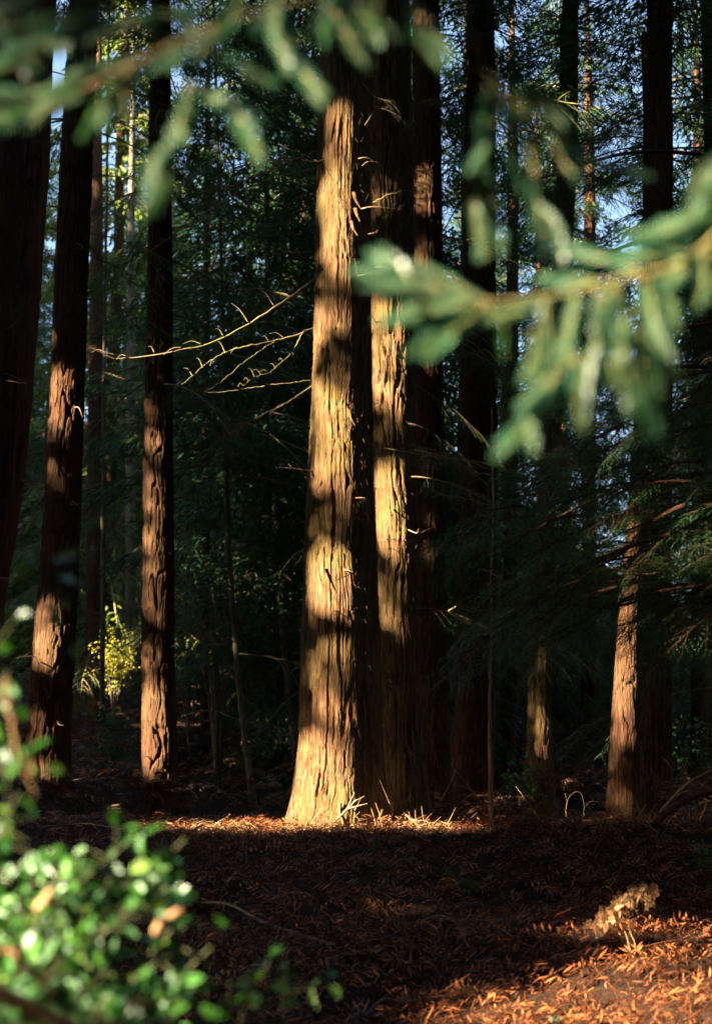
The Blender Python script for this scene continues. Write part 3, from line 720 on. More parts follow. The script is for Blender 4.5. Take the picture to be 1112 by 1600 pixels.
# ------------------------------------------------------------------ branches of the main trunk and bark fibres
def px_tube(rows, r0, r1, n=24, k=6, wob=0.008, seed=0):
    """rows (px, py, Y)"""
    pts = bez([P(*r_) for r_ in rows], n)
    rs = np.random.RandomState(seed); pts = pts + np.cumsum(rs.normal(0, wob / 4, (n, 3)), 0) + rs.normal(0, wob / 4, (n, 3))
    mb = MB(); mb.tube(pts, np.linspace(r0, r1, n), k); return mb
def part_at(t, name, mb, mat, smooth=True):
    me = mb.mesh(name, mat, smooth); me.transform(Matrix.Translation((-t.base).tolist())); return link(name, me, t.o)
BR = [
    ([(500, 432, 14), (470, 448, 13.9), (400, 495, 13.7), (330, 532, 13.6), (270, 545, 13.5), (190, 556, 13.5), (138, 540, 13.4)], .020, .005),
    ([(500, 505, 14), (460, 522, 14), (410, 535, 13.9), (360, 548, 13.8), (320, 572, 13.7), (285, 600, 13.6)], .013, .004),
    ([(430, 532, 13.95), (390, 560, 13.7), (345, 598, 13.5), (310, 625, 13.4)], .008, .003),
    ([(476, 515, 14), (455, 550, 13.9), (425, 580, 13.8), (395, 590, 13.7), (370, 608, 13.6)], .007, .003),
    ([(495, 592, 14), (440, 598, 13.9), (380, 606, 13.9), (320, 614, 13.8)], .008, .003),
    ([(492, 602, 14), (450, 630, 13.8), (400, 655, 13.6), (340, 690, 13.5), (270, 745, 13.4)], .012, .003),
    ([(500, 236, 14), (460, 252, 14), (400, 278, 14), (330, 298, 14), (240, 290, 13.8)], .020, .005),
    ([(500, 262, 14), (450, 275, 14), (390, 296, 14), (330, 330, 14), (270, 372, 14), (200, 420, 14)], .016, .004),
    ([(500, 285, 14), (450, 300, 14.1), (400, 330, 14.2), (360, 355, 14.3)], .009, .003),
    ([(500, 395, 14), (450, 390, 14), (410, 375, 14)], .008, .003),
    ([(490, 745, 13.9), (470, 738, 13.8), (455, 723, 13.7)], .005, .002),
    ([(488, 797, 13.9), (470, 796, 13.8), (450, 787, 13.7)], .004, .002),
    ([(572, 322, 13.9), (595, 310, 13.8), (630, 300, 13.7), (652, 296, 13.7)], .006, .003),
    ([(568, 369, 13.9), (578, 364, 13.8), (590, 359, 13.8)], .006, .003),
    ([(555, 431, 13.8), (575, 429, 13.7), (594, 430, 13.7), (593, 445, 13.7)], .006, .003),
]
for i, (rows, a, b_) in enumerate(BR):
    mb = px_tube(rows, a * .7, b_ * .7, 40, 6, 0.012, i)
    pts = bez([P(*r_) for r_ in rows], 12)
    rs = np.random.RandomState(i)
    if len(rows) > 4:
        for j in range(3, 11):
            d = np.array([-0.2 - rs.rand() * .3, -0.1 * rs.rand(), rs.choice([-1, 1]) * rs.rand() * .5]) * (0.12 + 0.32 * rs.rand())
            p0 = pts[j]; mb.tube(bez([p0, p0 + d * .5 + [0, 0, .03], p0 + d], 7), np.linspace(b_ * 1.1, 0.0015, 7), 4)
    part_at(T4, 'branch', mb, M_twig)
# bare looping branches of the thin trees in the gap
_r = np.random.RandomState(8)
for i in range(26):
    t = BT[[0, 1, 8][i % 3]]; z = t.base[2] + _r.uniform(.8, 9); c, r = at(t, z); az = _r.uniform(0, 6.28); l = _r.uniform(.7, 2.2)
    d = np.array([math.cos(az), math.sin(az) * .6, 0]); p = bez([c, c + d * l * .35 + [0, 0, .12 * l], c + d * l * .7 + [0, 0, -.02 * l] + _r.normal(0, .05, 3), c + d * l + [0, 0, _r.uniform(-.45, .1) * l]], 16)
    mb = MB(); mb.tube(p, np.linspace(.016, .004, 16), 4)
    for j in (6, 9, 12, 14):
        q = _r.normal(0, .16, 3) + d * .12; mb.tube(bez([p[j], p[j] + q * .6, p[j] + q + [0, 0, -.05]], 5), np.linspace(.006, .002, 5), 3)
    part_at(t, 'branch', mb, M_bark_grey)
# short dead stubs and bark fibres
def fibres(t, n, z0, z1, az0, az1, seed, ln=(0.02, 0.10), wd=0.002):
    rs = np.random.RandomState(seed); mb = MB()
    Z, cx, cy, r = t.prof
    for _ in range(n):
        z = rs.uniform(z0, z1); az = R(rs.uniform(az0, az1)); c, rr = at(t, z)
        o_ = np.array([math.cos(az), math.sin(az), 0]); l = rs.uniform(*ln)
        p0 = c + o_ * rr * 0.98
        d = o_ * rs.uniform(0.15, 0.6) + np.array([0, 0, rs.choice([-1, -1, 1]) * 1.0]) + rs.normal(0, .15, 3)
        mb.tube(bez([p0, p0 + d * l * .5, p0 + d * l + o_ * rs.uniform(-.3, .3) * l], 5), np.linspace(wd, wd * .4, 5), 3)
    o = part_at(t, 'bark_fibres', mb, M_bark_main if t in (T4, T5) else M_bark_red); o['kind'] = 'stuff'
fibres(T4, 900, 1.4, 10, 150, 350, 1)
fibres(T3, 250, 1.4, 11, 150, 350, 2, (0.03, 0.1), 0.003)
fibres(T2, 250, 1.9, 11, 150, 350, 3, (0.03, 0.1), 0.003)
fibres(T5, 300, 1.4, 10, 150, 350, 4, (0.03, 0.1), 0.003)
for (px, py) in [(556, 300), (558, 325), (552, 345), (548, 640), (546, 720), (540, 850), (500, 880)]:
    mb = MB(); rs = np.random.RandomState(px + py)
    p0 = P(px - 4, py, 13.62); l = 0.16 + rs.rand() * .12; wv = np.array([0.018, -0.004, 0])
    c = bez([p0, p0 + [0.02, -.03, -l * .5], p0 + [0.05 + rs.rand() * .03, -.05, -l]], 6)
    mb.grid(np.stack([c - wv * np.linspace(1, .3, 6)[:, None], c + [0, -.008, 0], c + wv * np.linspace(1, .3, 6)[:, None]], 1))
    part_at(T4, 'bark_strip', mb, M_bark_main)
def stubs(t, n, z0, z1, seed, mat):
    rs = np.random.RandomState(seed)
    for _ in range(n):
        z = rs.uniform(z0, z1); az = R(rs.uniform(170, 370)); c, rr = at(t, z); o_ = np.array([math.cos(az), math.sin(az), rs.uniform(-.5, .2)])
        l = rs.uniform(.06, .5); p0 = c + o_ * rr * .93; k1 = rs.normal(0, .12, 3)
        mb = MB(); mb.tube(bez([p0, p0 + (o_ + k1) * l * .5, p0 + (o_ - k1) * l + [0, 0, -.1 * l]], 7), np.linspace(.012 if l < .2 else .007, .003, 7), 5)
        if l > .25: q = p0 + o_ * l * .55; mb.tube([q, q + rs.normal(0, .06, 3), q + rs.normal(0, .1, 3)], [.003, .002, .001], 3)
        part_at(t, 'branch_stub', mb, mat)
stubs(T2, 12, 2.5, 10, 1, M_stem); stubs(T3, 12, 2, 12, 2, M_stem); stubs(T5, 12, 2, 9.5, 3, M_stem); stubs(T6, 8, 2, 11, 4, M_stem); stubs(T10, 8, 2, 9, 5, M_stem); stubs(T4, 14, 2, 9.5, 6, M_stem); stubs(T1, 5, 3, 7, 7, M_stem)
# green twigs that grow from the trunks
def sprig(rows, r0=0.005, n_tw=8, tl=0.14, seed=0, need=9, nl=0.024, nw=0.006):
    rs = np.random.RandomState(seed); wood, fol = MB(), MB()
    pts = bez([P(*r_) for r_ in rows], 14); wood.tube(pts, np.linspace(r0, 0.002, 14), 5)
    for k in range(n_tw):
        i = 4 + int(k * 9 / n_tw); d = pts[min(i + 1, 13)] - pts[i]; d /= np.linalg.norm(d)
        q = d + rs.normal(0, .55, 3); q /= np.linalg.norm(q); l = tl * (.6 + .7 * rs.rand())
        tw = bez([pts[i], pts[i] + q * l * .5, pts[i] + q * l - [0, 0, l * .25]], 5)
        wood.tube(tw, np.linspace(.0025, .001, 5), 3); needles_along(fol, tw, need, nl, nw)
    return wood, fol
def sprig_part(t, rows, **k):
    me = join_bough('sprig', *sprig(rows, **k)); me.transform(Matrix.Translation((-t.base).tolist())); link('sprig', me, t.o)
sprig_part(T4, [(570, 195, 13.8), (590, 170, 13.4), (620, 180, 13.2), (650, 210, 13.1)], n_tw=16, tl=.16, seed=3)
sprig_part(T4, [(566, 130, 13.8), (585, 150, 13.4), (612, 160, 13.2)], n_tw=12, tl=.16, seed=5)
sprig_part(T5, [(600, 1080, 16.8), (606, 1062, 16.5), (618, 1075, 16.3)], n_tw=9, tl=.12, seed=6)
sprig_part(T5, [(590, 845, 16.7), (610, 842, 16.3), (645, 850, 16.1)], n_tw=12, tl=.18, seed=7)
sprig_part(T5, [(600, 700, 16.7), (630, 705, 16.3), (690, 715, 16)], n_tw=12, tl=.18, seed=8)
sprig_part(T11, [(955, 1215, 15.5), (944, 1212, 15.4), (938, 1200, 15.3)], n_tw=9, tl=.11, seed=9)
sprig_part(T3, [(250, 420, 21.7), (245, 425, 21.2), (250, 440, 21)], n_tw=14, tl=.3, seed=10, nl=.035)
sprig_part(T2, [(100, 1215, 18.5), (106, 1208, 18), (115, 1215, 17.8)], n_tw=8, tl=.16, seed=11)

# ------------------------------------------------------------------ thin dead sapling with twigs, right of centre
sap = [(767, 1275, 13), (766, 1150, 13), (766, 1000, 13), (768, 850, 13), (768, 700, 13), (769, 640, 13)]
b0 = P(*sap[0]); b0[2] = float(G(b0[0], 13))
TS = Tree(); TS.base = b0; TS.o = empty('bare_sapling', b0, 'thin bare sapling stem with lit twigs to its left, in front of the shaded trunk', 'tree')
part_at(TS, 'trunk', px_tube([(767, 1300, 13)] + sap, .022, .008, 50, 7, .01, 3), M_stem)
for i, rows in enumerate([[(767, 741, 13), (735, 737, 12.9), (700, 715, 12.8), (655, 700, 12.7)], [(767, 735, 13), (740, 722, 12.9), (705, 712, 12.8), (640, 692, 12.6)], [(767, 790, 13), (745, 785, 12.9), (715, 775, 12.8), (683, 770, 12.8)],
                          [(767, 810, 13), (755, 805, 12.9), (745, 795, 12.9)], [(767, 993, 13), (740, 990, 13), (715, 992, 13)], [(768, 730, 13), (785, 722, 12.9), (800, 728, 12.9)]]):
    mb = px_tube(rows, .009, .003, 16, 5, .01, i + 40); rs = np.random.RandomState(i)
    pts = bez([P(*r_) for r_ in rows], 9)
    for j in range(2, 8):
        d = np.array([-.03 + rs.normal(0, .03), -.02, rs.normal(.01, .05)]); mb.tube([pts[j], pts[j] + d], [.003, .001], 3)
    part_at(TS, 'twig', mb, M_stem)
for rows, s_ in [([(720, 722, 12.85), (690, 705, 12.8), (645, 695, 12.7)], 4), ([(700, 775, 12.8), (690, 772, 12.8), (670, 768, 12.8)], 6)]:
    sprig_part(TS, rows, n_tw=14, tl=.13, seed=s_)

# ------------------------------------------------------------------ feathery tree at the right, its boughs hang into the picture
TY = Tree(); TY.base = np.array([4.6, 10.6, float(G(4.6, 10.6))])
TY.o = empty('hemlock_tree', TY.base, 'feathery dark green conifer whose low boughs hang in from the right edge', 'tree')
tz = np.linspace(-.2, 14, 40); mb = MB(); mb.tube(np.stack([0.04 * np.sin(tz), 0 * tz, tz], -1), lerp(.16, .04, tz / 14), 14)
link('trunk', mb.mesh('trunk', M_bark_red, True), TY.o)
HB = [join_bough('bough', *leafy_bough(240 + i, 1.2, 14, 9, 7, 0.016, 0.0075, 0.3), M_needle_hem, M_bark_red) for i in range(5)]
rs = random.Random(77)
for i in range(230):
    px, py = rs.uniform(680, 1160), rs.uniform(600, 1010)
    if py < 640 + (1000 - px) * 0.35 and px < 1000: continue
    if px < 760 and py < 800: continue
    Y = rs.uniform(9.2, 13.0); tip = P(px, py, Y); s_ = rs.uniform(.5, 1.0)
    az = math.pi + rs.uniform(-1.2, 1.2)
    root = tip - np.array([math.cos(az), math.sin(az), -0.25]) * 1.1 * s_
    M = Matrix.Translation((root - TY.base).tolist()) @ Matrix.Rotation(az, 4, 'Z') @ Matrix.Rotation(R(rs.uniform(-5, 25)), 4, 'Y') @ Matrix.Rotation(R(rs.uniform(-40, 40)), 4, 'X') @ Matrix.Scale(s_, 4)
    link('branch', HB[rs.randrange(5)], TY.o, mat4=M)
for i in range(34):      # boughs that catch the light, nearest the viewer
    px, py = (rs.uniform(820, 1130), rs.uniform(650, 760)) if i % 2 else (rs.uniform(900, 1130), rs.uniform(780, 900))
    Y = rs.uniform(8.6, 9.2); tip = P(px, py, Y); s_ = rs.uniform(.35, .6); az = math.pi + rs.uniform(-1.3, 1.3)
    root = tip - np.array([math.cos(az), math.sin(az), -0.25]) * 1.1 * s_
    M = Matrix.Translation((root - TY.base).tolist()) @ Matrix.Rotation(az, 4, 'Z') @ Matrix.Rotation(R(rs.uniform(-5, 25)), 4, 'Y') @ Matrix.Rotation(R(rs.uniform(-70, 10)), 4, 'X') @ Matrix.Scale(s_, 4)
    link('branch', HB[rs.randrange(5)], TY.o, mat4=M)
# main limbs carrying the boughs
for i in range(9):
    z = 2.2 + i * .42; pts = bez([[0, 0, z - .3], [-1.2, .1 * math.sin(i * 2), z], [-2.4, .5 * math.sin(i * 3), z - .05], [-3.4, .9 * math.sin(i * 3), z - .5]], 16)
    mb = MB(); mb.tube(pts, np.linspace(.03, .006, 16), 6); link('limb', mb.mesh('limb', M_bark_red, True), TY.o)

# ------------------------------------------------------------------ near, out-of-focus redwood branches
NEEDLE_UP = np.array([0.15, -1.0, 0.25])
def near_branch(name, label, stem, sprays, Y, seed):
    rs = np.random.RandomState(seed)
    rp = P(stem[0][0], stem[0][1], Y)
    o = empty(name, rp, label, 'branch', None)
    mb = MB(); pts = bez([P(a, b_, Y + dy) for a, b_, dy in stem], 40); mb.tube(pts - rp, np.linspace(.0030, .0010, 40), 6)
    link('stem', mb.mesh('stem', M_twig, True), o)
    sprays = sprays + [(a + rs.uniform(-9, 9), b + rs.uniform(-9, 9), c + rs.uniform(-14, 14), d + rs.uniform(-14, 14), e, f + .015) for a, b, c, d, e, f in sprays] + [(lerp(a, c, .45) + rs.uniform(-8, 8), lerp(b, d, .45) + rs.uniform(-8, 8), c + rs.uniform(-34, 34), d + rs.uniform(-20, 20), e, f - .02) for a, b, c, d, e, f in sprays if math.hypot(a - c, b - d) > 70]
    for (x0, y0, x1, y1, d0, d1) in sprays:
        a, b_ = P(x0, y0, Y + d0), P(x1, y1, Y + d1)
        L = np.linalg.norm(b_ - a); side = np.cross(b_ - a, [0, 1, 0]) * rs.uniform(-.12, .12)
        tw = bez([a, (a + b_) / 2 + side + [0, 0, .04 * L], b_], 8)
        wood, fol = MB(), MB(); wood.tube(tw - rp, np.linspace(.0016, .0006, 8), 4)
        up = NEEDLE_UP + rs.normal(0, .25, 3); up /= np.linalg.norm(up)
        n = max(14, int(L / .0019))
        needles_along(fol, tw - rp, n, .0115, .0032, up, .1, R(46))
        needles_along(fol, tw - rp, n, .0095, .003, up + rs.normal(0, .5, 3), .1, R(40))
        link('spray', join_bough('spray', wood, fol, M_needle_near), o)
sprR = [(760, 470, 560, 428, 0, 0), (745, 470, 600, 505, 0, -.02), (755, 478, 640, 550, 0, -.03), (770, 478, 690, 545, 0, .01),
        (850, 468, 835, 590, 0, .02), (900, 545, 840, 620, .02, 0), (880, 590, 790, 705, .02, 0), (860, 600, 800, 690, 0, -.02),
        (800, 470, 780, 540, 0, .03), (900, 460, 895, 560, 0, .02), (935, 450, 925, 630, 0, .02), (900, 560, 905, 665, 0, 0), (960, 445, 985, 560, 0, 0), (975, 540, 985, 650, 0, .02),
        (1000, 520, 1030, 675, 0, 0), (1000, 480, 1060, 600, 0, .03), (1010, 440, 1020, 540, 0, 0), (1060, 420, 1045, 500, 0, -.02), (930, 440, 850, 440, 0, .03), (990, 425, 880, 385, 0, .04), (1070, 400, 960, 395, 0, .03),
        (1130, 330, 1050, 370, 0, 0), (1140, 230, 1085, 340, 0, -.02), (1130, 250, 1100, 300, 0, 0), (1100, 390, 1112, 470, 0, 0), (1130, 380, 1030, 440, .02, 0), (860, 460, 760, 500, 0, .02), (880, 560, 830, 640, 0, .03), (955, 560, 960, 600, 0, 0), (700, 460, 600, 450, 0, .01), (690, 455, 590, 400, 0, .03), (1080, 340, 1000, 370, 0, .02)]
near_branch('near_branch', 'blurred green redwood branch reaching in from the right edge with hanging sprays', [(1180, 300, 0), (1100, 385, 0), (1040, 420, 0), (950, 440, 0), (860, 462, 0), (760, 472, 0), (660, 458, 0)], sprR, 1.5, 1)
sprU = [(780, 130, 755, 260, 0, 0), (765, 240, 755, 400, 0, .02), (800, 150, 885, 185, 0, 0), (820, 160, 830, 300, 0, .02), (860, 200, 900, 290, 0, 0), (835, 270, 845, 390, 0, 0), (870, 230, 1000, 290, .02, .05), (760, 130, 800, 200, 0, 0), (840, 330, 850, 400, 0, .03)]
near_branch('near_twig', 'blurred olive twig hanging high right of centre against the bright gaps', [(700, -120, 0), (740, 60, 0), (780, 140, 0), (850, 200, 0)], sprU, 1.6, 2)
sprL = [(90, 150, -20, 190, 0, -.02), (100, 160, 0, 150, 0, 0), (190, 110, 60, 150, 0, 0), (200, 110, 130, 215, 0, 0), (220, 95, 170, 190, 0, .02), (250, 80, 120, 120, 0, .02), (290, 130, 270, 230, 0, 0), (280, 210, 230, 325, 0, -.02), (290, 130, 375, 175, 0, 0), (350, 155, 405, 250, 0, -.03), (300, 140, 385, 210, 0, .02),
        (330, 50, 240, 110, 0, 0), (360, 40, 300, 120, 0, .02), (420, 20, 450, 110, 0, 0), (440, 60, 500, 160, 0, -.02), (430, 0, 480, 90, 0, 0), (470, 90, 500, 150, 0, 0), (500, 0, 620, 60, .02, 0), (520, 20, 560, 90, 0, 0), (150, 60, 20, 90, 0, 0), (200, 40, 80, 70, .02, 0), (100, 20, -20, 60, 0, 0), (260, 20, 160, 60, 0, 0), (320, 10, 220, 40, 0, 0),
        (640, 0, 690, 110, .03, 0), (600, -20, 560, 70, 0, 0), (60, 0, -20, 20, 0, 0), (180, 0, 90, 40, 0, 0), (380, 0, 330, 60, 0, 0), (60, 90, -30, 130, 0, 0), (140, 140, 60, 185, 0, 0), (280, 0, 300, 70, 0, .02), (0, 30, 60, 110, 0, .02), (540, -30, 500, 60, 0, .02), (450, -30, 400, 50, 0, 0), (20, 60, 130, 70, 0, 0), (230, 60, 330, 90, 0, .02), (340, 90, 420, 120, 0, .03)]
near_branch('near_branch', 'blurred dark green redwood branch across the top left corner with one bright tip', [(-120, 230, 0), (60, 170, 0), (190, 110, 0), (290, 60, 0), (420, 15, 0), (560, -30, 0)], sprL, 1.5, 3)

# ------------------------------------------------------------------ holly shrub, lower left
def holly_leaf(seed, L=0.04, W=0.021):
    rs = np.random.RandomState(seed); n = 9
    t = np.linspace(0, 1, n); w_ = W / 2 * np.sin(np.pi * t ** .85) ** .8
    w_[1:-1] *= np.where(np.arange(1, n - 1) % 2 == 0, 1.25, .82); w_[0] = .0008; w_[-1] = .0004
    x = t * L; z = -.2 * L * t * t; up = w_ * .35 + np.where(np.arange(n) % 2 == 0, .0022, 0)
    V = np.stack([np.stack([x, -w_, z + up], -1), np.stack([x, 0 * x, z], -1), np.stack([x, w_, z + up], -1)], 1)
    mb = MB(); mb.grid(V, r=rs.rand()); return mb
HL = [holly_leaf(i, .036 + .004 * (i % 4), .020 + .002 * (i % 3)) for i in range(8)]
HLM = [h.mesh('leaf', M_holly, False) for h in HL]
HLV = [np.concatenate(h.V) for h in HL]; HLF = np.concatenate(HL[0].F4)
def holly(name, label, root, ends, Y, seed, nobj, cat='shrub', leaves_on=0.35, per=26, stemr=.0035):
    rs = np.random.RandomState(seed)
    rz = float(G(root[0], root[1])); rp = np.array([root[0], root[1], rz])
    o = empty(name, rp, label, cat)
    places = []
    for (px, py, dy) in ends:
        e = P(px, py, Y + dy); h = e - rp
        pts = bez([rp + rs.normal(0, .03, 3) * [1, 1, 0], rp + h * [.25, .35, .45] + rs.normal(0, .04, 3), rp + h * [.65, .7, .8] + rs.normal(0, .03, 3), e], 40)
        mb = MB(); mb.tube(pts, np.linspace(stemr, .002, 40), 6)
        tot = np.linalg.norm(h)
        for q in range(per):
            u = 1 - leaves_on / tot * rs.rand() ** .8 if q < per * .8 else rs.uniform(.3, 1)
            u = min(max(u, .1), .999); i = int(u * 39); p0 = pts[i] + (pts[min(i + 1, 39)] - pts[i]) * (u * 39 - i)
            d = rs.normal(0, 1, 3); d[2] = d[2] * .5 + .15; d /= np.linalg.norm(d)
            if rs.rand() < .6:      # on a side twig
                l = rs.uniform(.02, .09); mb.tube([p0, p0 + d * l], [.0018, .001], 3); p0 = p0 + d * l; d = d + rs.normal(0, .8, 3); d /= np.linalg.norm(d)
            nrm = np.array([-.35, -.55, .75]) + rs.normal(0, .45, 3)
            places.append((p0, d, nrm, rs.uniform(.55, 1.1)))
        me = mb.mesh('stem', M_holly_stem, True); me.transform(Matrix.Translation((-rp).tolist())); link('stem', me, o)
    # nearest to the picture's visible part first
    def vis(p):
        y = p[0][1]; t = (p[0] - [0, 0, EYE]); dz = t[2] * CP - t[1] * SP; f = t[1] * CP + t[2] * SP
        py = 800 - FPX * dz / f; px = 556 + FPX * t[0] / f
        return (0 if (-20 < px < 700 and py < 1620) else 10) + y
    places.sort(key=vis)
    rest = MB()
    for j, (p0, d, nrm, s_) in enumerate(places):
        X, Yv, Z_ = frame_mats(d, nrm)
        if j < nobj:
            M = Matrix(((X[0], Yv[0], Z_[0], 0), (X[1], Yv[1], Z_[1], 0), (X[2], Yv[2], Z_[2], 0), (0, 0, 0, 1)))
            link('leaf', HLM[j % 8], o, mat4=Matrix.Translation((p0 - rp).tolist()) @ M @ Matrix.Scale(s_, 4))
        else:
            v = HLV[j % 8] * s_; v = v[:, :1] * X + v[:, 1:2] * Yv + v[:, 2:] * Z_ + (p0 - rp)
            rest.V.append(v); rest.F4.append(HLF + rest.n); rest.n += len(v); rest.r4.append(np.full(len(HLF), rs.rand()))
    if rest.n: r_ = link('leaves', rest.mesh('leaves', M_holly), o); r_['kind'] = 'stuff'
ends = [(225, 1290, 0), (240, 1340, .1), (290, 1310, 0), (300, 1345, .05), (75, 1330, 0), (100, 1360, -.1), (140, 1350, .1), (30, 1350, 0), (175, 1370, 0), (215, 1410, -.1), (60, 1410, 0), (20, 1430, .1), (130, 1440, 0), (200, 1450, .1), (270, 1450, 0), (310, 1430, .1), (330, 1480, 0), (300, 1510, -.1), (250, 1500, -.1), (180, 1510, -.2), (100, 1500, -.2), (50, 1500, -.1), (10, 1500, 0), (340, 1530, 0), (290, 1560, -.1), (220, 1560, -.2), (150, 1570, -.2), (80, 1570, -.2), (20, 1570, -.1), (340, 1590, .1), (260, 1620, 0), (180, 1630, 0), (100, 1630, -.1), (30, 1640, 0), (190, 1480, .1), (-30, 1450, 0), (-30, 1550, 0), (230, 1380, .2), (120, 1400, .2)]
holly('holly_shrub', 'sunlit holly shrub out of focus filling the lower left corner', (-.98, 2.55), ends, 2.5, 4, 290, per=34)
def pale_stem(rows, r0, r1):
    o = bpy.data.objects['holly_shrub']; mb = px_tube(rows, r0, r1, 16, 6, .004, int(rows[0][0]) + 500)
    me = mb.mesh('stem', M_tan, True); me.transform(Matrix.Translation((-o.location))); link('stem', me, o)
for rows, a, b_ in [([(-30, 1540, 2.2), (20, 1565, 2.2), (120, 1610, 2.2)], .014, .011), ([(78, 1396, 2.3), (60, 1428, 2.3)], .008, .007), ([(62, 1525, 2.2), (85, 1555, 2.2)], .006, .005), ([(243, 1460, 2.3), (255, 1435, 2.3), (288, 1422, 2.3)], .006, .006), ([(0, 1480, 2.3), (30, 1500, 2.3)], .008, .006), ([(215, 1565, 2.2), (235, 1572, 2.2)], .006, .006), ([(10, 1060, 2.1), (30, 1160, 2.1), (62, 1245, 2.1)], .004, .003)]: pale_stem(rows, a, b_)
holly('holly_seedling', 'small low holly sprig right of the large shrub near the bottom', (-.32, 2.75), [(425, 1490, 0), (450, 1480, .1), (405, 1525, 0), (435, 1520, .1), (470, 1525, .1), (360, 1530, 0)], 2.9, 5, 40, per=5, leaves_on=.10, stemr=.003)
holly('holly_sapling', 'out of focus holly twig with pale stem rising along the left edge', (-.98, 2.2), [(14, 1050, 0), (5, 1090, .1), (25, 1150, 0), (8, 1200, 0), (12, 1290, 0), (30, 1240, 0), (4, 1000, 0), (130, 860, .3), (110, 930, .3), (20, 960, .2)], 2.2, 6, 120, per=9, leaves_on=.12, stemr=.003)

# ------------------------------------------------------------------ forest floor
def ground_pt(px, py):
    Yg = 8.0
    lo, hi = 5.0, 15.0
    for _ in range(40):
        m = (lo + hi) / 2; q = P(px, py, m)
        if q[2] > float(G(q[0], q[1])): lo = m
        else: hi = m
    q = P(px, py, lo); q[2] = float(G(q[0], q[1])); return q
def litter(n, ymin, ymax, seed, lmin, lmax, wmin, wmax, curl=.35, kx=.29):
    rs = np.random.RandomState(seed)
    y = np.sqrt(rs.uniform(ymin ** 2, ymax ** 2, n)); x = rs.uniform(-1, 1, n) * (kx * y + .3)
    keep = vnoise(x * 2.3 + 40, y * 1.6 + 40, 77) * .6 + vnoise(x * 6 + 40, y * 5 + 40, 78) * .4 + rs.normal(0, .12, n) > np.where(y < 10, .28, .38)
    x, y = x[keep], y[keep]; n = len(x)
    z = G(x, y) + .012 + rs.rand(n) ** 1.6 * .07 + .06 * np.maximum(0, vnoise(x * 2.3 + 40, y * 1.6 + 40, 77) - .55)
    az = rs.rand(n) * 6.283; L = rs.uniform(lmin, lmax, n)[:, None]; W = rs.uniform(wmin, wmax, n)[:, None] / 2
    D = np.stack([np.cos(az), np.sin(az), rs.normal(0, .6, n)], -1)
    Nn = np.stack([rs.normal(0, .4, n), rs.normal(0, .4, n), np.ones(n)], -1)
    X, Yv, Z_ = frame_mats(D, Nn)
    C = np.stack([x, y, z], -1)
    c = rs.normal(0, curl, n)[:, None]
    p = [C - X * L / 2 - Z_ * L * abs(c) * .3, C, C + X * L / 2 - Z_ * L * abs(c) * .3 + Yv * L * c * .4]
    q1 = np.stack([p[0] - Yv * W * .3, p[1] - Yv * W, p[1] + Yv * W, p[0] + Yv * W * .3], 1)
    q2 = np.stack([p[1] - Yv * W, p[2] - Yv * W * .3, p[2] + Yv * W * .3, p[1] + Yv * W], 1)
    return q1, q2, rs.rand(n)
mb = MB()
for (n, a, b_, s_, l0, l1, w0, w1) in [(36000, 5.5, 15.2, 1, .02, .07, .003, .008), (11000, 5.5, 15.2, 2, .03, .09, .006, .016), (18000, 5.5, 10.5, 3, .02, .10, .004, .012), (1500, 5.5, 15, 5, .15, .4, .004, .007), (6000, 15, 24, 4, .08, .2, .01, .03)]:
    q1, q2, r_ = litter(n, a, b_, s_, l0, l1, w0, w1); mb.quads(q1, r_); mb.quads(q2, r_)
lit = link('needle_litter', mb.mesh('needle_litter', M_litter)); tag(lit, 'orange-brown needle and leaf litter covering the bank', 'leaf litter', kind='stuff')
# dead fern fronds lying about
def frond(fol, c, D, Nn, L, rs, pin=12, droop=.4):
    X, Yv, Z_ = frame_mats(D, Nn)
    t = np.linspace(0.08, 1, pin); cen = c + X * (t * L)[:, None] - np.array([0, 0, 1]) * (t ** 2 * L * droop)[:, None] + Z_ * (np.sin(t * 3) * L * .12)[:, None]
    for sd in (1, -1):
        pl = (L * .32 * (1.05 - t) + .01)[:, None]
        d = Yv * sd + X * .45 - np.array([0, 0, 1]) * (.25 + rs.rand(pin)[:, None] * .4)
        w_ = X * (.007 * L / .4 if L > .11 else L * .035)
        fol.quads(np.stack([cen, cen + d * pl * .5 + w_ * 1.6, cen + d * pl, cen + d * pl * .5 - w_ * 1.6], 1))
    return cen
rs = np.random.RandomState(9); fol = MB()
for _ in range(2200):
    y = math.sqrt(rs.uniform(6 ** 2, 15 ** 2)); x = rs.uniform(-1, 1) * (.29 * y + .2)
    frond(fol, np.array([x, y, float(G(x, y)) + .03 + .04 * rs.rand()]), np.array([rs.normal(), rs.normal(), .15]), np.array([rs.normal(0, .3), rs.normal(0, .3), 1]), rs.uniform(.12, .34), rs, 7)
for cx_, cy_, rr_ in ((T4.base[0], T4.base[1], .62), (T5.base[0], T5.base[1], .5), (T10.base[0], T10.base[1], .5)):
    for _ in range(170):
        a_ = rs.uniform(math.pi * .95, math.pi * 2.05); q_ = rr_ + abs(rs.normal(0, .22)); x, y = cx_ + math.cos(a_) * q_, cy_ + math.sin(a_) * q_
        frond(fol, np.array([x, y, float(G(x, y)) + .02 + max(0, .10 - .25 * (q_ - rr_)) * rs.rand()]), np.array([rs.normal(), rs.normal(), .3]), np.array([rs.normal(0, .4), rs.normal(0, .4), 1]), rs.uniform(.1, .26), rs, 7)
fr = link('fern_litter', fol.mesh('fern_litter', M_litter)); tag(fr, 'dead brown fern fronds strewn over the bank', 'fern litter', kind='stuff')
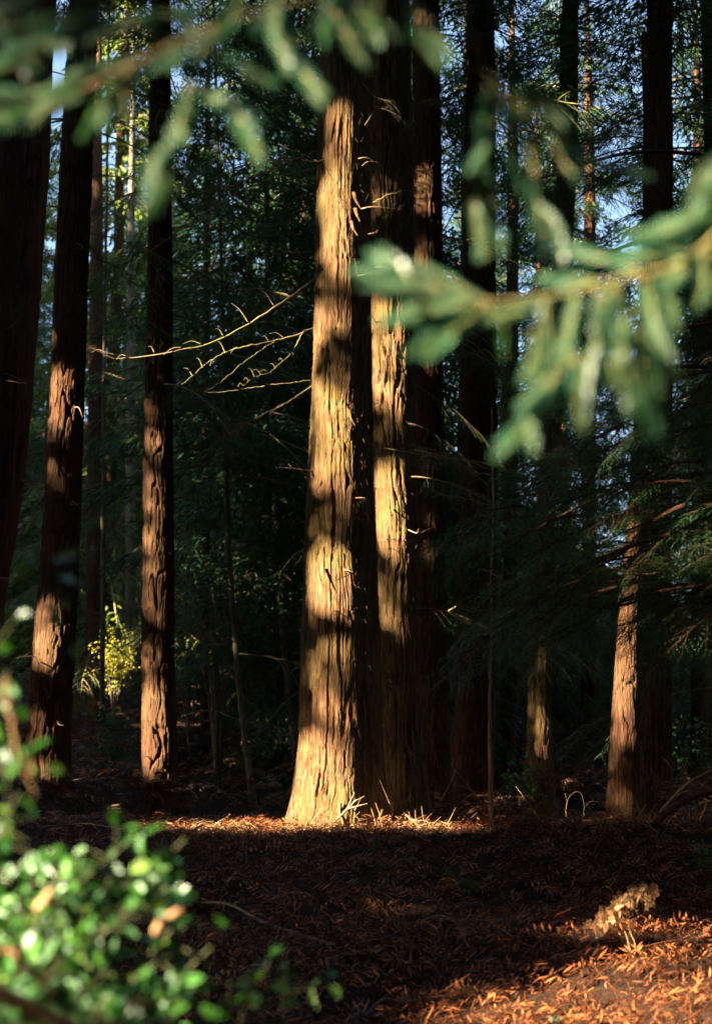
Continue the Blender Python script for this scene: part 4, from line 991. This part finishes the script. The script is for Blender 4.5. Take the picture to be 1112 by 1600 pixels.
# bracken on the rising ground behind
fol = MB()
for _ in range(3400):
    y = math.sqrt(rs.uniform(17 ** 2, 52 ** 2)); x = rs.uniform(-1, 1) * (.30 * y + .5)
    hgt = rs.uniform(.05, .7) if y > 19 else rs.uniform(.02, .2)
    frond(fol, np.array([x, y, float(G(x, y)) + hgt]), np.array([rs.normal(), rs.normal(), .4]), np.array([rs.normal(0, .4), rs.normal(0, .4), 1]), rs.uniform(.25, .6), rs, 12, .6)
br = link('bracken', fol.mesh('bracken', M_bracken)); tag(br, 'dead brown bracken covering the ground behind the trunks', 'bracken', kind='stuff')

# leafy undergrowth shrubs in the background
def leaf_cloud(n, size, rx, ry, rz, lsize, seed):
    rs = np.random.RandomState(seed); fol = MB()
    k = 26; cc = rs.normal(0, .45, (k, 3)) * [rx, ry, rz]
    C = cc[rs.randint(0, k, n)] + rs.normal(0, .16, (n, 3)) * [rx, ry, rz]
    D = rs.normal(0, 1, (n, 3)); D /= np.linalg.norm(D, axis=1, keepdims=True)
    W = np.cross(D, rs.normal(0, 1, (n, 3))); W /= np.linalg.norm(W, axis=1, keepdims=True)
    s_ = lsize * (.6 + .8 * rs.rand(n))[:, None] / 2
    fol.quads(np.stack([C - D * s_, C + W * s_ * .6, C + D * s_, C - W * s_ * .6], 1)); return fol, cc
def shrub(name, label, px, py, Y, size, n, ls, mat, seed, grp=None):
    c = P(px, py, Y); g = float(G(c[0], Y))
    o = empty(name, (c[0], Y, g), label, 'shrub', grp)
    fol, cc = leaf_cloud(n, size, size, size, size * 1.3, ls, seed)
    h = c[2] - g; me = fol.mesh('leaves', mat); me.transform(Matrix.Translation((0, 0, h))); l = link('leaves', me, o); l['kind'] = 'stuff'
    mb = MB()
    for q in cc[:12]: mb.tube(bez([[0, 0, -.1], [q[0] * .3, q[1] * .3, h * .5], q + [0, 0, h]], 10), np.linspace(.03, .006, 10) * size * .7, 5)
    link('stems', mb.mesh('stems', M_bark_grey, True), o)
shrub('yellow_shrub', 'small shrub with bright yellow leaves between the leaning and straight trunks', 180, 1030, 36, .55, 700, .09, M_yellow, 1)
shrub('yellow_shrub', 'yellow-green leaves showing close beside the right edge of the leaning trunk', 122, 1050, 38, .6, 500, .09, M_yellow, 2)
shrub('beech_sapling', 'sapling with orange leaves just right of the straight reddish trunk', 300, 985, 33, .9, 350, .09, M_orange, 3)
shrub('beech_sapling', 'low sapling with rusty leaves left of the broad trunk', 420, 1010, 36, 1.0, 350, .09, M_orange, 4)
shrub('evergreen_bush', 'dark glossy bush low between the straight and broad trunks', 345, 900, 30, 1.4, 2600, .10, M_needle, 5)
shrub('evergreen_bush', 'dark leafy bush under the bare branches', 400, 1040, 32, 1.3, 2400, .10, M_needle, 6)
shrub('evergreen_bush', 'tiny bright green leaves low at the right edge beyond the wide trunk', 1085, 1175, 18, .3, 300, .06, M_holly, 7)
shrub('evergreen_bush', 'low green plant at the foot of the bending trunk', 815, 1232, 15.5, .18, 260, .05, M_holly, 8)
shrub('evergreen_bush', 'dark bush low between the leaning and straight trunks', 170, 1180, 27, .6, 1200, .09, M_needle, 9)

# ------------------------------------------------------------------ sticks, stems and the dead frond
def stick(name, label, cat, rows, r0, r1, mat=None, group=None, seed=0, k=6, wob=.006, side=1):
    pts = np.array([P(*r_) for r_ in rows]); rp = pts[0].copy(); rs = np.random.RandomState(seed)
    if len(pts) < 4: pts = pts + rs.normal(0, .012, pts.shape)
    pts = bez(pts, 24); pts += rs.normal(0, wob / 3, pts.shape)
    mb = MB(); mb.tube(pts - rp, np.linspace(r0, r1, 24), k)
    for j in range(side):
        i = rs.randint(5, 20); d = (pts[i + 2] - pts[i]); d /= np.linalg.norm(d); d = d + rs.normal(0, .6, 3); l = rs.uniform(.05, .2)
        mb.tube([pts[i] - rp, pts[i] - rp + d * l * .5, pts[i] - rp + d * l], [r1, r1 * .7, r1 * .4], 4)
    o = link(name, mb.mesh(name, mat or M_stem, True), loc=rp); return tag(o, label, cat, group)
stick('fallen_stick', 'short upright broken stick at the foot of the broad sunlit trunk', 'stick', [(533, 1285, 13.5), (533, 1260, 13.5), (534, 1232, 13.5)], .008, .005, seed=1)
stick('fallen_stick', 'thicker stick slanting up right at the foot of the broad sunlit trunk', 'stick', [(523, 1280, 13.4), (540, 1262, 13.4), (556, 1247, 13.4)], .013, .009, seed=2, side=3)
stick('fallen_stick', 'thin stick left of the slanting one touching the lit bark', 'stick', [(560, 1284, 13.4), (558, 1270, 13.4), (556, 1258, 13.4)], .006, .004, seed=3)
stick('fallen_stick', 'pinkish stick leaning against the deeply furrowed trunk', 'stick', [(607, 1285, 13.8), (612, 1265, 13.8), (613, 1254, 13.8)], .007, .005, seed=4, side=2)
stick('fallen_stick', 'lit stick lying flat on the litter right of the broad trunk', 'stick', [(630, 1275, 13.7), (645, 1284, 13.7), (663, 1283, 13.7)], .010, .006, seed=5, side=5)
stick('fallen_stick', 'thin arching stem beside the furrowed trunk base', 'stick', [(632, 1282, 14), (630, 1255, 14), (640, 1246, 14)], .004, .002, seed=6)
stick('fallen_stick', 'long stick leaning right in front of the slender dark trunk', 'stick', [(684, 1252, 14.2), (698, 1232, 14.2), (711, 1205, 14.2)], .008, .005, seed=7)
stick('fallen_stick', 'thin stick slanting upward left in the dark right of the long one', 'stick', [(752, 1250, 14.3), (736, 1238, 14.3), (708, 1228, 14.3)], .005, .003, seed=8)
stick('bramble_arch', 'pale dead stem bent in a tall arch left of the wide right trunk', 'plant stem', [(884, 1278, 14.4), (885, 1255, 14.4), (893, 1240, 14.4), (905, 1238, 14.4), (911, 1250, 14.4), (912, 1279, 14.4)], .006, .004, M_tan, seed=9)
stick('bramble_arch', 'low pale arching stem joining the tall arch to the wide trunk', 'plant stem', [(912, 1262, 14.4), (922, 1253, 14.4), (938, 1254, 14.4), (950, 1268, 14.4)], .005, .003, M_tan, seed=10)
stick('bramble_arch', 'little square bent stem right of the lit trunk foot', 'plant stem', [(972, 1278, 14.5), (974, 1262, 14.5), (985, 1262, 14.5), (986, 1268, 14.5)], .005, .003, M_tan, seed=11)
stick('fallen_stick', 'thin stick leaning right near the wide right trunk', 'stick', [(994, 1286, 13.6), (1002, 1270, 13.6), (1009, 1254, 13.6)], .006, .004, seed=12)
stick('fallen_bough', 'dark crooked fallen bough sloping up to the right edge', 'branch', [(1020, 1290, 13.4), (1050, 1262, 13.5), (1085, 1245, 13.6), (1140, 1230, 13.7)], .035, .02, M_bark_red, seed=13, side=4)
stick('fallen_bough', 'slimmer fallen bough lying behind the crooked one', 'branch', [(1030, 1270, 14.2), (1062, 1235, 14.2), (1090, 1215, 14.2), (1140, 1190, 14.2)], .022, .012, M_stem, seed=14, side=5)
stick('fallen_stick', 'bright upright stick by the right edge below the boughs', 'stick', [(1093, 1280, 13.3), (1100, 1262, 13.3), (1105, 1248, 13.3)], .009, .007, M_tan, seed=15)
stick('fallen_stick', 'forked pink stick at the foot of the bending trunk', 'stick', [(841, 1278, 14.1), (833, 1266, 14.1), (824, 1262, 14.1)], .008, .006, M_tan, seed=16, side=3)
stick('fallen_stick', 'thin dry stick leaning in the dark left of the straight trunk', 'stick', [(150, 1288, 14.4), (170, 1272, 14.4), (192, 1254, 14.4)], .006, .003, seed=17)
stick('fallen_stick', 'long thin stick lying level on the crest at left', 'stick', [(60, 1292, 13.6), (130, 1288, 13.6), (185, 1294, 13.6)], .007, .004, seed=18)
stick('fallen_stick', 'small bright stick on the crest beside the straight trunk', 'stick', [(228, 1292, 13.4), (240, 1283, 13.4), (250, 1278, 13.4)], .010, .006, M_tan, seed=19)
stick('fallen_stick', 'dry leaning stick at the foot of the leaning trunk', 'stick', [(25, 1255, 17), (45, 1238, 17), (63, 1220, 17)], .010, .006, seed=20)
for i, (a, b_, c_, d_, lab) in enumerate([(300, 1412, 560, 1492, 'long mossy stick lying across the dark bank toward the right'), (105, 1390, 250, 1400, 'short stick lying behind the holly'), (640, 1455, 800, 1440, 'thin stick lying on the middle of the bank'), (560, 1600, 700, 1560, 'dark stick at the bottom edge of the bank')]):
    p0, p1 = ground_pt(a, b_), ground_pt(c_, d_); pm = (p0 + p1) / 2; pm[2] = float(G(pm[0], pm[1])) + .07
    pts = bez([p0 + [0, 0, .03], lerp(p0, pm, .5) + [0, 0, .07], pm, p1 + [0, 0, .03]], 24); mb = MB(); mb.tube(pts - p0 - [0, 0, .02], np.linspace(.008, .014, 24) * (.7 if i else 1), 7)
    tag(link('fallen_stick', mb.mesh('fallen_stick', M_bark_grey, True), loc=p0), lab, 'stick')
# loose twigs on the lit crest and litter piled there
rs = np.random.RandomState(21); mb = MB()
for _ in range(1300):
    px = rs.uniform(270, 700); q = P(px, 1290, rs.uniform(13.3, 14.3)); q[2] = float(G(q[0], q[1])) + rs.uniform(.01, .05)
    az = rs.rand() * 6.28; l = rs.uniform(.04, .16); d = np.array([math.cos(az), math.sin(az), rs.normal(.1, .3)]) * l
    mb.tube([q, q + d * .5 + [0, 0, .01], q + d], [.0035, .003, .002], 3, r=rs.rand())
for _ in range(110):      # upright and leaning dead twigs round the feet of the trunks
    px = rs.choice([rs.uniform(440, 600), rs.uniform(540, 700), rs.uniform(900, 1100)]); q = P(px, 1290, rs.uniform(13.25, 13.9)); q[2] = float(G(q[0], q[1]))
    l = rs.uniform(.06, .28); d = np.array([rs.normal(0, .6), rs.normal(0, .3), rs.uniform(.2, 1)]); d *= l / np.linalg.norm(d)
    mb.tube(bez([q, q + d * .5 + rs.normal(0, .015, 3), q + d + rs.normal(0, .02, 3)], 7), np.linspace(.0045, .0018, 7), 4, r=rs.rand())
tag(link('twig_litter', mb.mesh('twig_litter', M_tan), ), 'thin twigs and debris scattered on the lit crest', 'twig litter', kind='stuff')
# dead frond standing on the lower right
p0 = ground_pt(985, 1500)
o = empty('dead_frond', p0, 'curled tan dead frond standing in sunlight at the lower right', 'plant')
Yf = p0[1]
mb = MB()
mb.tube(bez([p0 - [0, 0, .02], P(992, 1478, Yf), P(978, 1440, Yf), P(985, 1405, Yf), P(1015, 1386, Yf)], 30) - p0, np.linspace(.0035, .002, 30), 5)
link('stem', mb.mesh('stem', M_tan, True), o)
mb = MB(); mb.tube(bez([P(984, 1492, Yf), P(979, 1465, Yf), P(968, 1440, Yf)], 12) - p0, np.linspace(.004, .0025, 12), 5)
link('stem', mb.mesh('stem', M_tan, True), o)
rs = np.random.RandomState(31)
path = bez([P(942, 1440, Yf), P(955, 1422, Yf), P(968, 1410, Yf), P(990, 1394, Yf), P(1020, 1383, Yf)], 26)
for i in range(180):
    fol = MB(); d = rs.normal(0, 1, 3); d[1] *= .5; d[2] -= .5
    frond(fol, path[i % 26] - p0 + rs.normal(0, .026 * (1 - .6 * (i % 26) / 26), 3), d, rs.normal(0, 1, 3), rs.uniform(.03, .06), rs, 12, rs.uniform(-.6, 1.2))
    link('frondlet', fol.mesh('frondlet', M_tan), o)
# crumpled bracken heap near the bending trunk and little green seedlings on the bank
def heap(label, px, py, Y, n, s_, mat, seed):
    rs = np.random.RandomState(seed); c = P(px, py, Y); c[2] = max(c[2], float(G(c[0], Y)))
    o = empty('bracken_clump', c, label, 'bracken clump')
    for _ in range(n):
        fol = MB(); frond(fol, rs.normal(0, 1, 3) * [s_, s_ * .6, s_ * .35], np.array([rs.normal(), rs.normal(), .3]), np.array([rs.normal(0, .6), rs.normal(0, .6), 1]), rs.uniform(.1, .3), rs, 8, .6)
        link('frond', fol.mesh('frond', mat), o)
heap('crumpled rusty bracken clump left of the bending trunk', 775, 1255, 14.2, 60, .16, M_bracken, 1)
heap('hanging tuft of dead bracken in front of the bending trunk', 838, 1215, 15.5, 24, .08, M_bracken, 2)
heap('rusty bracken clump among the fallen boughs at the right edge', 1085, 1235, 14.6, 60, .18, M_bracken, 3)
for i, (px, py, h_) in enumerate([(735, 1380, .12), (700, 1360, .08), (585, 1310, .10), (870, 1590, .05), (640, 1340, .10), (1100, 1350, .22)]):
    c = ground_pt(px, py + 20); rs = np.random.RandomState(i + 50); fol = MB()
    for _ in range(14):
        frond(fol, np.array([0, 0, rs.uniform(0, h_)]), np.array([rs.normal(), rs.normal(), .9]), np.array([rs.normal(0, .5), rs.normal(0, .5), 1]), h_ * .8, rs, 7, .3)
    tag(link('seedling', fol.mesh('seedling', M_needle), loc=c), ['small green seedling at the middle of the dark bank', 'tiny dark seedling left of the middle one', 'low seedling just below the broad trunk', 'pale green plantlet at the lower right edge of the lit patch', 'faint seedling high on the bank', 'green seedling by the right edge of the bank'][i], 'seedling')
print('TRIS', sum(len(m.polygons) * 2 for m in bpy.data.meshes if m.users) // 1000, 'k;', len(bpy.data.objects), 'objects;', gi, 'shade trees')
